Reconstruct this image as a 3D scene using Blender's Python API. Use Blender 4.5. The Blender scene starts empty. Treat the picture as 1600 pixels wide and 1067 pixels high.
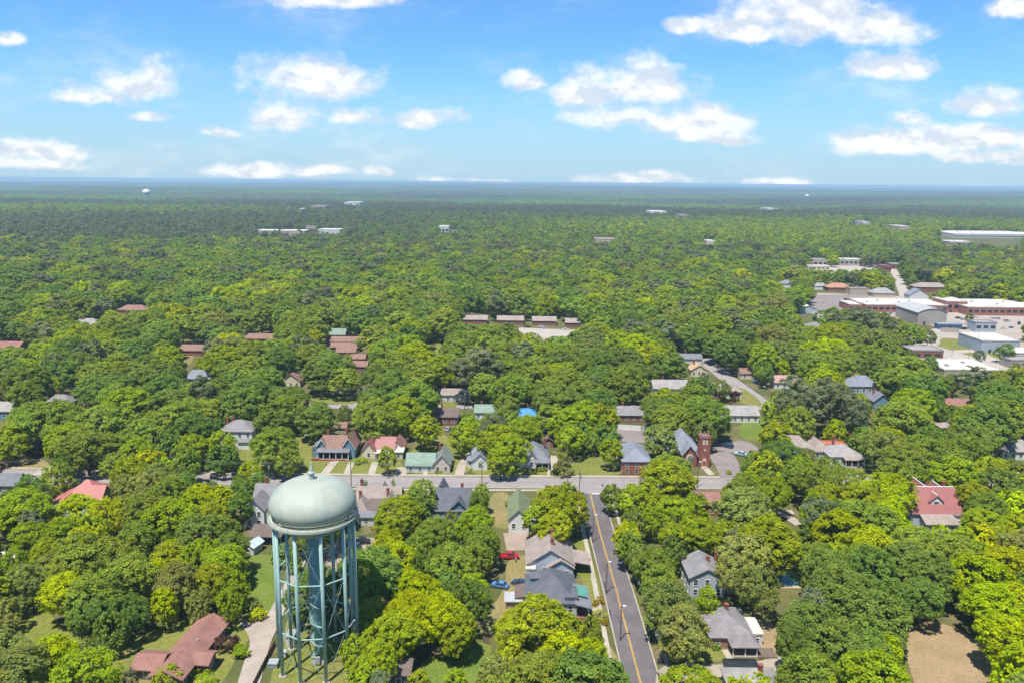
import bpy, bmesh, math, random
import numpy as np
from mathutils import Vector, Matrix, noise as mnoise
R = math.radians
random.seed(7); RNG = np.random.default_rng(7)
sc = bpy.context.scene
COL = sc.collection

# ------------------------------------------------------------------ camera
F_PX, ROLL, CAM_H = 1244.0, 0.0097, 100.0
PITCH = math.atan(249.0 / F_PX)
_r = Vector((1, 0, 0)); FW = Vector((0, math.cos(PITCH), -math.sin(PITCH))); _u = Vector((0, math.sin(PITCH), math.cos(PITCH)))
RT = _r * math.cos(ROLL) + _u * math.sin(ROLL)
UP = _u * math.cos(ROLL) - _r * math.sin(ROLL)
cam_d = bpy.data.cameras.new('camera'); cam = bpy.data.objects.new('camera', cam_d); COL.objects.link(cam)
M3 = Matrix((RT, UP, -FW)).transposed()
cam.matrix_world = Matrix.Translation((0, 0, CAM_H)) @ M3.to_4x4()
cam_d.sensor_width = 36; cam_d.lens = 36 * F_PX / 1600; cam_d.clip_start = 1; cam_d.clip_end = 60000
sc.camera = cam
def ray(px, py): return FW * F_PX + RT * (px - 800) - UP * (py - 533.5)
def P(px, py, z=0.0):
    d = ray(px, py); t = (z - CAM_H) / d.z
    return Vector((d.x * t, d.y * t, z))
def Q(x, y, z):
    v = Vector((x, y, z - CAM_H)); w = v.dot(FW)
    return 800 + F_PX * v.dot(RT) / w, 533.5 - F_PX * v.dot(UP) / w, F_PX / w

# ------------------------------------------------------------------ render settings, sun, sky
sc.render.engine = 'CYCLES'
cy = sc.cycles
cy.max_bounces = 5; cy.diffuse_bounces = 3; cy.glossy_bounces = 2; cy.transmission_bounces = 3; cy.transparent_max_bounces = 4; cy.volume_bounces = 0
cy.use_denoising = True
cy.use_adaptive_sampling = True; cy.adaptive_threshold = 0.02
cy.sample_clamp_indirect = 4
sc.view_settings.view_transform = 'Standard'; sc.view_settings.look = 'None'
sc.view_settings.exposure = 0.88; sc.view_settings.gamma = 1
SUN_EL, SUN_AZ = R(68), R(27)            # shadows run 27 degrees east of straight ahead
sd = bpy.data.lights.new('sun', 'SUN'); sd.energy = 4.3; sd.angle = R(0.5); sd.color = (1.0, 0.95, 0.86)
sun = bpy.data.objects.new('sun', sd); COL.objects.link(sun)
sdir = Vector((-math.sin(SUN_AZ) * math.cos(SUN_EL), -math.cos(SUN_AZ) * math.cos(SUN_EL), math.sin(SUN_EL)))
sun.rotation_euler = sdir.to_track_quat('Z', 'Y').to_euler(); sun.location = (0, 0, 300)

world = bpy.data.worlds.new('World'); sc.world = world; world.use_nodes = True
def build_world():
    nt = world.node_tree; N = nt.nodes; L = nt.links; N.clear()
    def nd(t, **k):
        n = N.new(t)
        for a, b in k.items(): setattr(n, a, b)
        return n
    def mth(op, a, b=None, c=None):
        n = nd('ShaderNodeMath', operation=op)
        for i, v in enumerate((a, b, c)):
            if v is None: continue
            if isinstance(v, (int, float)): n.inputs[i].default_value = v
            else: L.new(v, n.inputs[i])
        return n.outputs[0]
    def vm(op, a, b):
        n = nd('ShaderNodeVectorMath', operation=op)
        for i, v in enumerate((a, b)):
            if isinstance(v, tuple): n.inputs[i].default_value = v
            else: L.new(v, n.inputs[i])
        return n
    out = nd('ShaderNodeOutputWorld'); bg = nd('ShaderNodeBackground'); bg.inputs[1].default_value = 0.071
    sky = nd('ShaderNodeTexSky', sky_type='NISHITA'); sky.sun_disc = False
    sky.sun_elevation = SUN_EL; sky.sun_rotation = math.atan2(sdir.x, sdir.y) % (2 * math.pi)
    sky.altitude = 200; sky.air_density = 1.0; sky.dust_density = 0.4; sky.ozone_density = 2.9
    tint = nd('ShaderNodeMixRGB', blend_type='MULTIPLY'); tint.inputs[0].default_value = 1
    L.new(sky.outputs[0], tint.inputs[1]); tint.inputs[2].default_value = SKY_TINT
    tc = nd('ShaderNodeTexCoord'); sp = nd('ShaderNodeSeparateXYZ'); L.new(tc.outputs['Generated'], sp.inputs[0])
    yy = mth('MAXIMUM', sp.outputs[1], 0.05)
    cb = nd('ShaderNodeCombineXYZ'); L.new(mth('DIVIDE', sp.outputs[0], yy), cb.inputs[0]); L.new(mth('DIVIDE', sp.outputs[2], yy), cb.inputs[1])
    uv = cb.outputs[0]
    el = nd('ShaderNodeMapRange', interpolation_type='SMOOTHSTEP'); el.inputs[1].default_value = -.01; el.inputs[2].default_value = .15; el.inputs[3].default_value = .85; el.inputs[4].default_value = 0
    L.new(sp.outputs[2], el.inputs[0]); pale = nd('ShaderNodeMixRGB'); L.new(el.outputs[0], pale.inputs[0]); L.new(tint.outputs[0], pale.inputs[1]); pale.inputs[2].default_value = (3.7, 5.25, 6.7, 1); tint = pale
    nz0 = nd('ShaderNodeTexNoise'); nz0.inputs['Scale'].default_value = 9; nz0.inputs['Detail'].default_value = 3; L.new(uv, nz0.inputs['Vector'])
    wv = vm('SUBTRACT', nz0.outputs['Color'], (.5, .5, .5)); ws = vm('MULTIPLY', wv.outputs[0], (.055, .022, 0)); uvw = vm('ADD', uv, ws.outputs[0]).outputs[0]
    field = None
    for (px, py, a, b, w) in CLOUDS:
        w = w if w >= .9 else w + .12
        d = ray(px, py); u0, v0 = d.x / d.y, d.z / d.y
        s1 = vm('SUBTRACT', uvw, (u0, v0, 0)); s2 = vm('MULTIPLY', s1.outputs[0], (F_PX / (a * 1.22), F_PX / (b * 1.2), 0))
        s3 = vm('MULTIPLY', s2.outputs[0], (-1, -1.7, 0)); s4 = vm('MAXIMUM', s2.outputs[0], s3.outputs[0])
        ln = nd('ShaderNodeVectorMath', operation='LENGTH'); L.new(s4.outputs[0], ln.inputs[0])
        v = mth('MULTIPLY_ADD', ln.outputs['Value'], -w, w)
        field = v if field is None else mth('MAXIMUM', field, v)
    nz = nd('ShaderNodeTexNoise'); nz.inputs['Scale'].default_value = 20; nz.inputs['Detail'].default_value = 9; nz.inputs['Roughness'].default_value = .56
    st = vm('MULTIPLY', uv, (1, 1.5, 1)); L.new(st.outputs[0], nz.inputs['Vector'])
    nn = mth('MULTIPLY_ADD', nz.outputs[0], 1.7, -.80)
    den = mth('ADD', field, nn)
    mr = nd('ShaderNodeMapRange', interpolation_type='SMOOTHSTEP'); mr.inputs[1].default_value = 0.04; mr.inputs[2].default_value = 0.70; mr.inputs[4].default_value = 0.93
    L.new(den, mr.inputs[0])
    # a thin veil of high cloud between the cumulus
    nv = nd('ShaderNodeTexNoise'); nv.inputs['Scale'].default_value = 5; nv.inputs['Detail'].default_value = 7; nv.inputs['Roughness'].default_value = .6
    sv = vm('MULTIPLY', uv, (1, 2.6, 1)); L.new(sv.outputs[0], nv.inputs['Vector']); mv = nd('ShaderNodeMapRange', interpolation_type='SMOOTHSTEP'); mv.inputs[1].default_value = .47; mv.inputs[2].default_value = .78; mv.inputs[4].default_value = .38
    L.new(nv.outputs[0], mv.inputs[0]); cover = mth('MAXIMUM', mr.outputs[0], mv.outputs[0])
    # lit tops white, undersides a little greyer: the same billows compared with those just above them
    nz2 = nd('ShaderNodeTexNoise'); nz2.inputs['Scale'].default_value = 26; nz2.inputs['Detail'].default_value = 4; nz2.inputs['Roughness'].default_value = .5
    st2 = vm('ADD', uv, (0.0, 0.012, 0.0)); st3 = vm('MULTIPLY', st2.outputs[0], (1, 1.5, 1)); L.new(st3.outputs[0], nz2.inputs['Vector'])
    nz3 = nd('ShaderNodeTexNoise'); nz3.inputs['Scale'].default_value = 26; nz3.inputs['Detail'].default_value = 4; nz3.inputs['Roughness'].default_value = .5; L.new(st.outputs[0], nz3.inputs['Vector'])
    cr = nd('ShaderNodeMixRGB'); cr.inputs[1].default_value = (5.6, 6.2, 7.0, 1); cr.inputs[2].default_value = (8.0, 8.1, 8.2, 1)
    m2 = nd('ShaderNodeMapRange'); m2.inputs[1].default_value = -.10; m2.inputs[2].default_value = .07; L.new(mth('SUBTRACT', nz3.outputs[0], nz2.outputs[0]), m2.inputs[0]); L.new(m2.outputs[0], cr.inputs[0])
    mix = nd('ShaderNodeMixRGB'); L.new(cover, mix.inputs[0]); L.new(tint.outputs[0], mix.inputs[1]); L.new(cr.outputs[0], mix.inputs[2])
    L.new(mix.outputs[0], bg.inputs[0]); L.new(bg.outputs[0], out.inputs[0])
SKY_TINT = (0.63, 1.035, 1.36, 1)
CLOUDS = [(530,0,85,26,1),(1270,35,150,55,1),(1350,48,90,46,1),(1075,40,42,18,.9),(1160,52,60,26,.8),(1392,108,75,30,1),(1590,12,45,28,1),
 (490,132,112,42,1),(440,182,75,30,.75),(560,185,60,20,.6),(225,135,62,36,.75),(140,155,85,22,.6),(230,185,36,10,.5),(60,240,88,26,.95),(50,258,120,18,.75),
 (400,268,85,18,.95),(505,272,55,12,.8),(670,188,50,18,.95),(985,142,108,45,1),(915,155,70,25,.8),(825,132,42,24,.9),(1080,195,90,36,1),(960,185,85,24,.65),(1110,217,75,16,.8),
 (1545,172,68,32,1),(1425,190,40,22,.9),(1390,228,120,30,.9),(1520,218,110,34,.95),(1540,248,80,16,.8),(1000,282,95,13,.85),(1215,284,55,11,.85),(765,285,45,8,.8),(590,268,34,11,.7),(15,57,30,16,.7),(340,207,34,9,.45),(690,283,30,7,.6)]
build_world()

# ------------------------------------------------------------------ materials
MATS = {}
ALB = .80          # all paints and stones together, against the exposure
def mat(name, col, rough=0.8, var=0.12, scale=0.6, col2=None, spec=0.3, bump=0.0, metal=0.0, stain=None, fine=0.0):
    """procedural paint / stone / shingle: base colour broken up by two noises, optional stain colour"""
    if name in MATS: return MATS[name]
    col = tuple(c * ALB for c in col); col2 = col2 and tuple(c * ALB for c in col2); stain = stain and tuple(c * ALB for c in stain[:3]) + (stain[3],)
    m = bpy.data.materials.new(name); m.use_nodes = True; nt = m.node_tree; N = nt.nodes; L = nt.links
    b = N['Principled BSDF']; b.inputs['Roughness'].default_value = rough; b.inputs['Specular IOR Level'].default_value = spec; b.inputs['Metallic'].default_value = metal
    tc = N.new('ShaderNodeTexCoord')
    nz = N.new('ShaderNodeTexNoise'); nz.inputs['Scale'].default_value = scale; nz.inputs['Detail'].default_value = 5; L.new(tc.outputs['Object'], nz.inputs['Vector'])
    mr = N.new('ShaderNodeMapRange'); mr.inputs[1].default_value = .3; mr.inputs[2].default_value = .7; L.new(nz.outputs[0], mr.inputs[0])
    mx = N.new('ShaderNodeMixRGB'); L.new(mr.outputs[0], mx.inputs[0])
    c2 = col2 or tuple(min(1, c * (1 + var)) for c in col); c1 = tuple(c * (1 - var) for c in col) if not col2 else col
    mx.inputs[1].default_value = (*c1, 1); mx.inputs[2].default_value = (*c2, 1); last = mx.outputs[0]
    if fine:
        n2 = N.new('ShaderNodeTexNoise'); n2.inputs['Scale'].default_value = scale * 9; n2.inputs['Detail'].default_value = 3; L.new(tc.outputs['Object'], n2.inputs['Vector'])
        m2 = N.new('ShaderNodeMapRange'); m2.inputs[1].default_value = .3; m2.inputs[2].default_value = .7; m2.inputs[3].default_value = 1 - fine; m2.inputs[4].default_value = 1 + fine; L.new(n2.outputs[0], m2.inputs[0])
        x2 = N.new('ShaderNodeVectorMath'); x2.operation = 'SCALE'; L.new(last, x2.inputs[0]); L.new(m2.outputs[0], x2.inputs['Scale']); last = x2.outputs[0]
    if stain:
        n3 = N.new('ShaderNodeTexNoise'); n3.inputs['Scale'].default_value = scale * .45; n3.inputs['Detail'].default_value = 6; n3.inputs['Roughness'].default_value = .65
        mp = N.new('ShaderNodeVectorMath'); mp.operation = 'MULTIPLY_ADD'; mp.inputs[1].default_value = (1, 1, .45); mp.inputs[2].default_value = (13, 7, 3); L.new(tc.outputs['Object'], mp.inputs[0]); L.new(mp.outputs[0], n3.inputs['Vector'])
        m3 = N.new('ShaderNodeMapRange'); m3.inputs[1].default_value = .50; m3.inputs[2].default_value = .68; m3.inputs[4].default_value = stain[3]; L.new(n3.outputs[0], m3.inputs[0])
        x3 = N.new('ShaderNodeMixRGB'); L.new(m3.outputs[0], x3.inputs[0]); L.new(last, x3.inputs[1]); x3.inputs[2].default_value = (*stain[:3], 1); last = x3.outputs[0]
    L.new(last, b.inputs['Base Color'])
    if bump:
        bp = N.new('ShaderNodeBump'); bp.inputs['Strength'].default_value = bump; bp.inputs['Distance'].default_value = .1; L.new(nz.outputs[0], bp.inputs['Height']); L.new(bp.outputs[0], b.inputs['Normal'])
    MATS[name] = m; return m
def shingle(name, col, fine=.16): return mat('shingle ' + name, col, .9, .13, .45, fine=fine, spec=.15, stain=(col[0] * .62, col[1] * .62, col[2] * .62, .45))
def siding(name, col): return mat('siding ' + name, col, .6, .06, .5, fine=.05, stain=(col[0] * .72, col[1] * .7, col[2] * .62, .35))
def brick(name, col): return mat('brick ' + name, col, .85, .16, 1.2, fine=.22)
GLASS = mat('window glass', (.035, .05, .06), .08, .3, .3, spec=.6)
DARKGAP = mat('plain dark', (.03, .032, .035), .5, .2, .5)
WHITE = mat('white paint', (.78, .78, .75), .5, .05, .8, stain=(.6, .57, .5, .3))
CONC = mat('concrete', (.42, .37, .30), .9, .12, .35, fine=.12, stain=(.30, .26, .2, .5))
WOODPOLE = mat('weathered pole', (.16, .125, .095), .9, .2, 1.5)
GALV = mat('galvanised metal', (.45, .47, .48), .5, .1, 2, metal=.4)
RUBBER = mat('rubber', (.02, .02, .02), .8, .2, 4)
RIM = mat('alloy rim', (.45, .45, .46), .35, .1, 4, metal=.7)
HEADLAMP = mat('headlamp glass', (.8, .8, .78), .1, .05, 4, spec=.6)
TAILLAMP = mat('tail lamp glass', (.4, .02, .02), .2, .05, 4, spec=.6)
BRICKRED = brick('red', (.29, .10, .072)); SCHOOLBRK = brick('school', (.33, .15, .115))
CHIM = brick('chimney', (.27, .09, .065))

def leaf_material(name, trans=.38, rough=.6):
    m = bpy.data.materials.new(name); m.use_nodes = True; nt = m.node_tree; N = nt.nodes; L = nt.links; N.clear()
    out = N.new('ShaderNodeOutputMaterial')
    at = N.new('ShaderNodeAttribute'); at.attribute_type = 'INSTANCER'; at.attribute_name = 'leaf_tint'
    av = N.new('ShaderNodeAttribute'); av.attribute_type = 'GEOMETRY'; av.attribute_name = 'leaf_v'
    sp = N.new('ShaderNodeSeparateXYZ'); L.new(av.outputs['Vector'], sp.inputs[0])
    sc1 = N.new('ShaderNodeVectorMath'); sc1.operation = 'SCALE'; L.new(at.outputs['Vector'], sc1.inputs[0]); L.new(sp.outputs[0], sc1.inputs['Scale'])
    hs = N.new('ShaderNodeMixRGB'); hs.blend_type = 'MULTIPLY'; L.new(sp.outputs[1], hs.inputs[0]); L.new(sc1.outputs[0], hs.inputs[1]); hs.inputs[2].default_value = (1.35, 1.12, .7, 1)
    d = N.new('ShaderNodeBsdfDiffuse'); L.new(hs.outputs[0], d.inputs[0])
    t = N.new('ShaderNodeBsdfTranslucent')
    tcol = N.new('ShaderNodeMixRGB'); tcol.blend_type = 'MULTIPLY'; tcol.inputs[0].default_value = 1; tcol.inputs[2].default_value = (1.25, 1.3, .6, 1); L.new(hs.outputs[0], tcol.inputs[1]); L.new(tcol.outputs[0], t.inputs[0])
    mx = N.new('ShaderNodeMixShader'); mx.inputs[0].default_value = trans; L.new(d.outputs[0], mx.inputs[1]); L.new(t.outputs[0], mx.inputs[2])
    L.new(mx.outputs[0], out.inputs[0])
    return m
LEAF = leaf_material('leaves'); BARK = mat('bark', (.11, .085, .065), .95, .25, .8)
BARKPALE = mat('pale pine bark', (.24, .19, .15), .95, .2, .8)

# ------------------------------------------------------------------ mesh helpers
class MB:
    def __init__(s): s.v = []; s.f = []
    def add(s, vs, fs):
        o = len(s.v); s.v += [tuple(v) for v in vs]; s.f += [tuple(i + o for i in f) for f in fs]
    def box(s, x0, x1, y0, y1, z0, z1):
        s.add([(x0,y0,z0),(x1,y0,z0),(x1,y1,z0),(x0,y1,z0),(x0,y0,z1),(x1,y0,z1),(x1,y1,z1),(x0,y1,z1)],
              [(3,2,1,0),(4,5,6,7),(0,1,5,4),(1,2,6,5),(2,3,7,6),(3,0,4,7)])
    def prism(s, poly, axis, a, b):
        """extrude a 2-D polygon along x (poly in y,z) or y (poly in x,z) or z (poly in x,y)"""
        n = len(poly)
        def pt(p, t): return (t, p[0], p[1]) if axis == 'x' else ((p[0], t, p[1]) if axis == 'y' else (p[0], p[1], t))
        s.add([pt(p, a) for p in poly] + [pt(p, b) for p in poly],
              [tuple(range(n)), tuple(range(2 * n - 1, n - 1, -1))] + [(i, (i + 1) % n, n + (i + 1) % n, n + i) for i in range(n)])
    def tube(s, pts, rad, n=8, cap=True):
        pts = [Vector(p) for p in pts]; rr = rad if isinstance(rad, (list, tuple)) else [rad] * len(pts)
        rings = []
        for i, p in enumerate(pts):
            d = (pts[min(i + 1, len(pts) - 1)] - pts[max(i - 1, 0)]).normalized()
            a = d.cross(Vector((0, 0, 1)) if abs(d.z) < .9 else Vector((1, 0, 0))).normalized(); b = d.cross(a)
            rings.append([p + (a * math.cos(2 * math.pi * k / n) + b * math.sin(2 * math.pi * k / n)) * rr[i] for k in range(n)])
        vs = [v for rg in rings for v in rg]; fs = []
        for i in range(len(pts) - 1):
            for k in range(n): fs.append((i * n + k, i * n + (k + 1) % n, (i + 1) * n + (k + 1) % n, (i + 1) * n + k))
        if cap: fs += [tuple(range(n)), tuple(range(len(vs) - 1, len(vs) - n - 1, -1))]
        s.add(vs, fs)
    def lathe(s, prof, n=48, cx=0, cy=0):
        vs = []; fs = []
        for (r, z) in prof:
            for k in range(n): a = 2 * math.pi * k / n; vs.append((cx + r * math.cos(a), cy + r * math.sin(a), z))
        for i in range(len(prof) - 1):
            for k in range(n): fs.append((i * n + k, i * n + (k + 1) % n, (i + 1) * n + (k + 1) % n, (i + 1) * n + k))
        s.add(vs, fs)
    def mesh(s, name, m, smooth=False):
        me = bpy.data.meshes.new(name); me.from_pydata(s.v, [], s.f)
        bm = bmesh.new(); bm.from_mesh(me); bmesh.ops.recalc_face_normals(bm, faces=bm.faces); bm.to_mesh(me); bm.free()
        if m: me.materials.append(m)
        if smooth:
            for p in me.polygons: p.use_smooth = True
        return me
    def build(s, name, m, parent=None, smooth=False):
        return link(name, s.mesh(name, m, smooth), parent)
def link(name, me, parent=None):
    o = bpy.data.objects.new(name, me); COL.objects.link(o)
    if parent is not None: o.parent = parent
    return o
def tag(o, label=None, cat=None, group=None, kind=None):
    if label: o['label'] = label
    if cat: o['category'] = cat
    if group: o['group'] = group
    if kind: o['kind'] = kind
    return o
def thing(name, loc, rot, label, cat, group=None):
    o = bpy.data.objects.new(name, None); COL.objects.link(o); o.location = loc; o.rotation_euler = (0, 0, rot); o.empty_display_size = .5
    return tag(o, label, cat, group)
def copy_tree(o, parent=None):
    c = o.copy(); COL.objects.link(c)
    if parent is not None: c.parent = parent
    for ch in o.children: copy_tree(ch, c)
    return c

# ------------------------------------------------------------------ ground
def terrain(x, y):
    """flat town, gently rolling country beyond 1.2 km (numpy friendly)"""
    d = np.hypot(x, y); k = np.clip((d - 1200) / 2500, 0, 1); k = k * k * (3 - 2 * k)
    h = 9 * np.sin(x / 1450 + .6) * np.cos(y / 1900 + .3) + 6 * np.sin(y / 820 + x / 2300) + 8 * np.sin(x / 3700 - y / 4100 + 1.0)
    far = np.clip((d - 6000) / 9000, 0, 1)
    return k * 1.4 * (h - 4) + far * 14 * (np.sin(x / 2600 + 2.0) * .6 + np.sin(x / 5100 + .5))
def ground_sheet():
    radii = [0, 60, 120, 200, 300, 450, 650, 900, 1200] + list(np.geomspace(1400, 22600, 60))
    na = 160; V = [(0, 0, 0)]; Fc = []
    for r in radii[1:]:
        for k in range(na):
            a = 2 * math.pi * k / na; x, y = r * math.cos(a), r * math.sin(a); V.append((x, y, float(terrain(x, y))))
    for k in range(na): Fc.append((0, 1 + k, 1 + (k + 1) % na))
    for i in range(len(radii) - 2):
        for k in range(na):
            a, b = 1 + i * na + k, 1 + i * na + (k + 1) % na; Fc.append((a, a + na, b + na, b))
    me = bpy.data.meshes.new('ground'); me.from_pydata(V, [], Fc)
    m = bpy.data.materials.new('ground cover'); m.use_nodes = True; nt = m.node_tree; N = nt.nodes; L = nt.links; b = N['Principled BSDF']
    b.inputs['Roughness'].default_value = .95; b.inputs['Specular IOR Level'].default_value = .1
    tc = N.new('ShaderNodeTexCoord')
    def nz(s, d=5):
        n = N.new('ShaderNodeTexNoise'); n.inputs['Scale'].default_value = s; n.inputs['Detail'].default_value = d; L.new(tc.outputs['Object'], n.inputs['Vector']); return n.outputs[0]
    def ramp(v, a, bb):
        r = N.new('ShaderNodeMapRange'); r.inputs[1].default_value = a; r.inputs[2].default_value = bb; L.new(v, r.inputs[0]); return r.outputs[0]
    def mixc(f, a, c):
        x = N.new('ShaderNodeMixRGB'); L.new(f, x.inputs[0])
        for i, q in ((1, a), (2, c)):
            if isinstance(q, tuple): x.inputs[i].default_value = (*q, 1)
            else: L.new(q, x.inputs[i])
        return x.outputs[0]
    c = mixc(ramp(nz(.03), .42, .6), (.075, .09, .026), (.12, .115, .04))
    c = mixc(ramp(nz(.11, 6), .52, .66), c, (.18, .14, .078))
    c = mixc(ramp(nz(1.3, 4), .35, .75), c, mixc(ramp(nz(.5), .3, .7), (.05, .065, .018), (.10, .095, .036)))
    L.new(c, b.inputs['Base Color'])
    me.materials.append(m)
    return tag(link('ground', me), kind='structure')
ground_sheet()

LAYER = [0.02]
def sheet(name, pix, m, z=None, world=False):
    """a flat patch of ground, outline given where it lies in the photograph"""
    if z is None: LAYER[0] += .004; z = LAYER[0]
    pts = [Vector((*p, 0)) if world else P(*p) for p in pix]
    c = sum(pts, Vector()) / len(pts)
    me = bpy.data.meshes.new(name); me.from_pydata([(p.x - c.x, p.y - c.y, 0) for p in pts], [], [tuple(range(len(pts)))])
    bm = bmesh.new(); bm.from_mesh(me); bmesh.ops.recalc_face_normals(bm, faces=bm.faces)
    for f in bm.faces:
        if f.normal.z < 0: f.normal_flip()
    bmesh.ops.triangulate(bm, faces=bm.faces); bm.to_mesh(me); bm.free()
    me.materials.append(m); o = link(name, me); o.location = (c.x, c.y, z)
    return tag(o, kind='structure')
def soft(pix, n=3, amp=.06):
    """round an outline and make it uneven"""
    pts = [Vector(p) for p in pix]
    for _ in range(n):
        q = []
        for i, p in enumerate(pts):
            t = pts[(i + 1) % len(pts)]; q += [p * .75 + t * .25, p * .25 + t * .75]
        pts = q
        if len(pts) > 60: break
    c = sum(pts, Vector((0, 0))) / len(pts)
    return [tuple(c + (p - c) * (1 + amp * mnoise.noise(Vector((p.x * .09, p.y * .13, 1.7))))) for p in pts]
LAWN = mat('mown lawn', (.150,.182,.030), .95, .12, .10, col2=(.205, .205, .05), spec=.1, fine=.2, stain=(.27, .21, .095, .7))
GREENLAWN = mat('lush lawn', (.105, .165, .026), .95, .12, .12, col2=(.165, .205, .035), spec=.1, fine=.2, stain=(.22, .20, .07, .4))
DRYLAWN = mat('dry lawn', (.215, .19, .07), .95, .12, .12, col2=(.29, .225, .105), spec=.1, fine=.18, stain=(.15, .165, .045, .7))
TANDIRT = mat('bare tan dirt', (.33, .235, .135), .95, .1, .15, spec=.1, fine=.16, stain=(.20, .185, .07, .6))
GRAVEL = mat('pale gravel', (.40, .345, .29), .95, .1, .3, spec=.1, fine=.16, stain=(.29, .24, .18, .5))
ASPH = mat('grey asphalt', (.305, .272, .262), .9, .08, .2, spec=.15, fine=.08, stain=(.25,.215,.205,.5))
DKASPH = mat('dark asphalt', (.150, .135, .139), .9, .14, .22, spec=.15, fine=.12, stain=(.09,.08,.082,.5))
LOTASPH = mat('worn lot asphalt', (.26, .22, .21), .9, .1, .2, spec=.15, fine=.12, stain=(.19, .16, .15, .6))
PALEROAD = mat('pale country road', (.42, .37, .32), .9, .1, .1)
YELLOW = mat('yellow road paint', (.62, .36, .04), .7, .15, .5)
ROADWHITE = mat('white road paint', (.72, .70, .66), .7, .15, .5)

OPEN = []     # outlines of open ground: nothing may hide them
def opens(pix, f=.93): OPEN.append((pix, f))
# ---- lawns and yards
def lawn(pix, m, name='lawn', n=2, keep=True):
    sheet(name, soft(pix, n), m)
    if keep: opens(pix)
lawn([(-20,738),(70,742),(80,722),(50,712),(20,716),(-20,700)], DRYLAWN)
lawn([(365,742),(470,740),(486,738),(486,675),(455,668),(440,690),(400,700),(372,700)], LAWN)
lawn([(470,742),(560,742),(625,742),(630,716),(560,712),(470,712)], LAWN)
lawn([(630,742),(735,742),(738,715),(705,690),(690,672),(672,690),(640,700)], LAWN)
lawn([(738,744),(862,744),(862,728),(738,728)], LAWN)
lawn([(868,744),(974,745),(972,724),(940,706),(902,706),(885,730)], LAWN)
lawn([(765,768),(800,768),(800,826),(775,826),(763,812)], DRYLAWN)
lawn([(598,764),(675,764),(672,786),(625,788)], LAWN, keep=False)
lawn([(385,866),(432,866),(438,905),(425,962),(382,962),(378,905)], GREENLAWN)
lawn([(520,845),(570,850),(573,935),(560,960),(532,960),(505,905)], DRYLAWN, keep=False)
lawn([(405,1120),(438,1010),(448,968),(470,955),(560,960),(575,1010),(560,1120)], LAWN)
lawn([(-30,1010),(-30,925),(40,918),(70,955),(125,1000),(215,1000),(235,985),(300,960),(360,962),(400,985),(380,1010),(330,1100),(-30,1100)], LAWN, keep=False)
opens([(0,940),(40,925),(85,975),(120,1000),(0,1005)]); opens([(165,1012),(225,992),(262,982),(240,1015),(205,1040),(165,1055)]); opens([(330,1030),(395,985),(405,1000),(370,1060),(330,1060)])
lawn([(640,1110),(652,1030),(700,1022),(745,1000),(770,1010),(768,1045),(740,1110)], GREENLAWN)
lawn([(745,1000),(762,955),(790,920),(790,870),(840,866),(840,965),(770,990)], DRYLAWN, keep=False)
opens([(742,1000),(760,955),(795,930),(800,955),(766,985)]); opens([(783,872),(818,868),(818,905),(790,892)])
lawn([(885,868),(922,866),(935,905),(940,950),(915,962),(910,900),(890,880)], LAWN)
lawn([(880,845),(915,840),(922,864),(885,866)], LAWN)
lawn([(938,1010),(960,1010),(985,1090),(950,1090)], DRYLAWN, keep=False)
lawn([(1032,1040),(1080,1032),(1140,1036),(1135,1000),(1105,975),(1030,990)], LAWN, keep=False); opens([(1103,985),(1135,1010),(1142,1034),(1110,1034)])
lawn([(1160,972),(1205,965),(1225,1010),(1238,1040),(1190,1036)], TANDIRT)
lawn([(1412,968),(1500,975),(1560,1040),(1570,1110),(1440,1110),(1415,1020)], TANDIRT, n=2); 
lawn([(1180,1100),(1235,1050),(1240,1100)], DRYLAWN, keep=False)
lawn([(1040,855),(1015,850),(1025,835),(1045,842)], LAWN)
lawn([(1258,915),(1245,880),(1270,855),(1285,870),(1275,920)], DRYLAWN, keep=False)
lawn([(1150,690),(1240,690),(1220,655),(1160,650)], GREENLAWN, keep=False); opens([(1150,680),(1195,680),(1190,662),(1150,664)])
lawn([(1310,735),(1365,738),(1360,722),(1320,724)], LAWN, keep=False); opens([(1318,722),(1345,725),(1355,737),(1325,736)])
lawn([(680,528),(693,540),(690,585),(680,588)], LAWN, keep=False); opens([(680,520),(694,535),(690,560),(680,545)])
lawn([(280,560),(300,575),(305,540),(285,545)], DRYLAWN, keep=False); opens([(283,545),(303,545),(300,575),(285,570)])
lawn([(490,612),(560,620),(555,634),(480,628)], LAWN); lawn([(690,645),(715,645),(712,628),(690,628)], LAWN, keep=False)
lawn([(1095,612),(1190,640),(1190,625),(1150,600),(1100,596)], LAWN, keep=False); opens([(1110,636),(1150,638),(1145,628),(1105,626)])
# right-hand school grounds
sheet('school_yard', [(1268,458),(1380,462),(1640,478),(1640,600),(1545,592),(1462,592),(1430,566),(1420,540),(1440,520),(1466,512),(1420,500),(1330,492),(1282,500),(1262,486)], mat('pale concrete yard', (.40, .34, .29), .95, .1, .08, fine=.1, stain=(.30, .25, .2, .5)))
sheet('lawn', soft([(1470,540),(1466,527),(1500,529),(1525,533),(1560,552),(1585,568),(1560,590),(1520,590),(1490,575),(1445,540)]), LAWN)
sheet('lawn', soft([(1422,572),(1505,572),(1510,560),(1475,556),(1425,566)]), LAWN)
for q in ([(1455,527),(1500,527),(1525,533),(1530,550),(1575,570),(1570,585),(1500,570),(1470,552),(1440,535)], [(1466,508),(1600,508),(1600,530),(1466,526)], [(1478,490),(1600,495),(1600,508),(1480,508)],
          [(1270,464),(1360,463),(1320,484),(1275,488)], [(1225,1010),(1165,1025),(1165,985)]): opens(q)
for q in ([(1408,425),(1422,470),(1412,470),(1400,440),(1385,418)], [(1256,425),(1372,422),(1372,414),(1258,414)]): opens(q)
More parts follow.
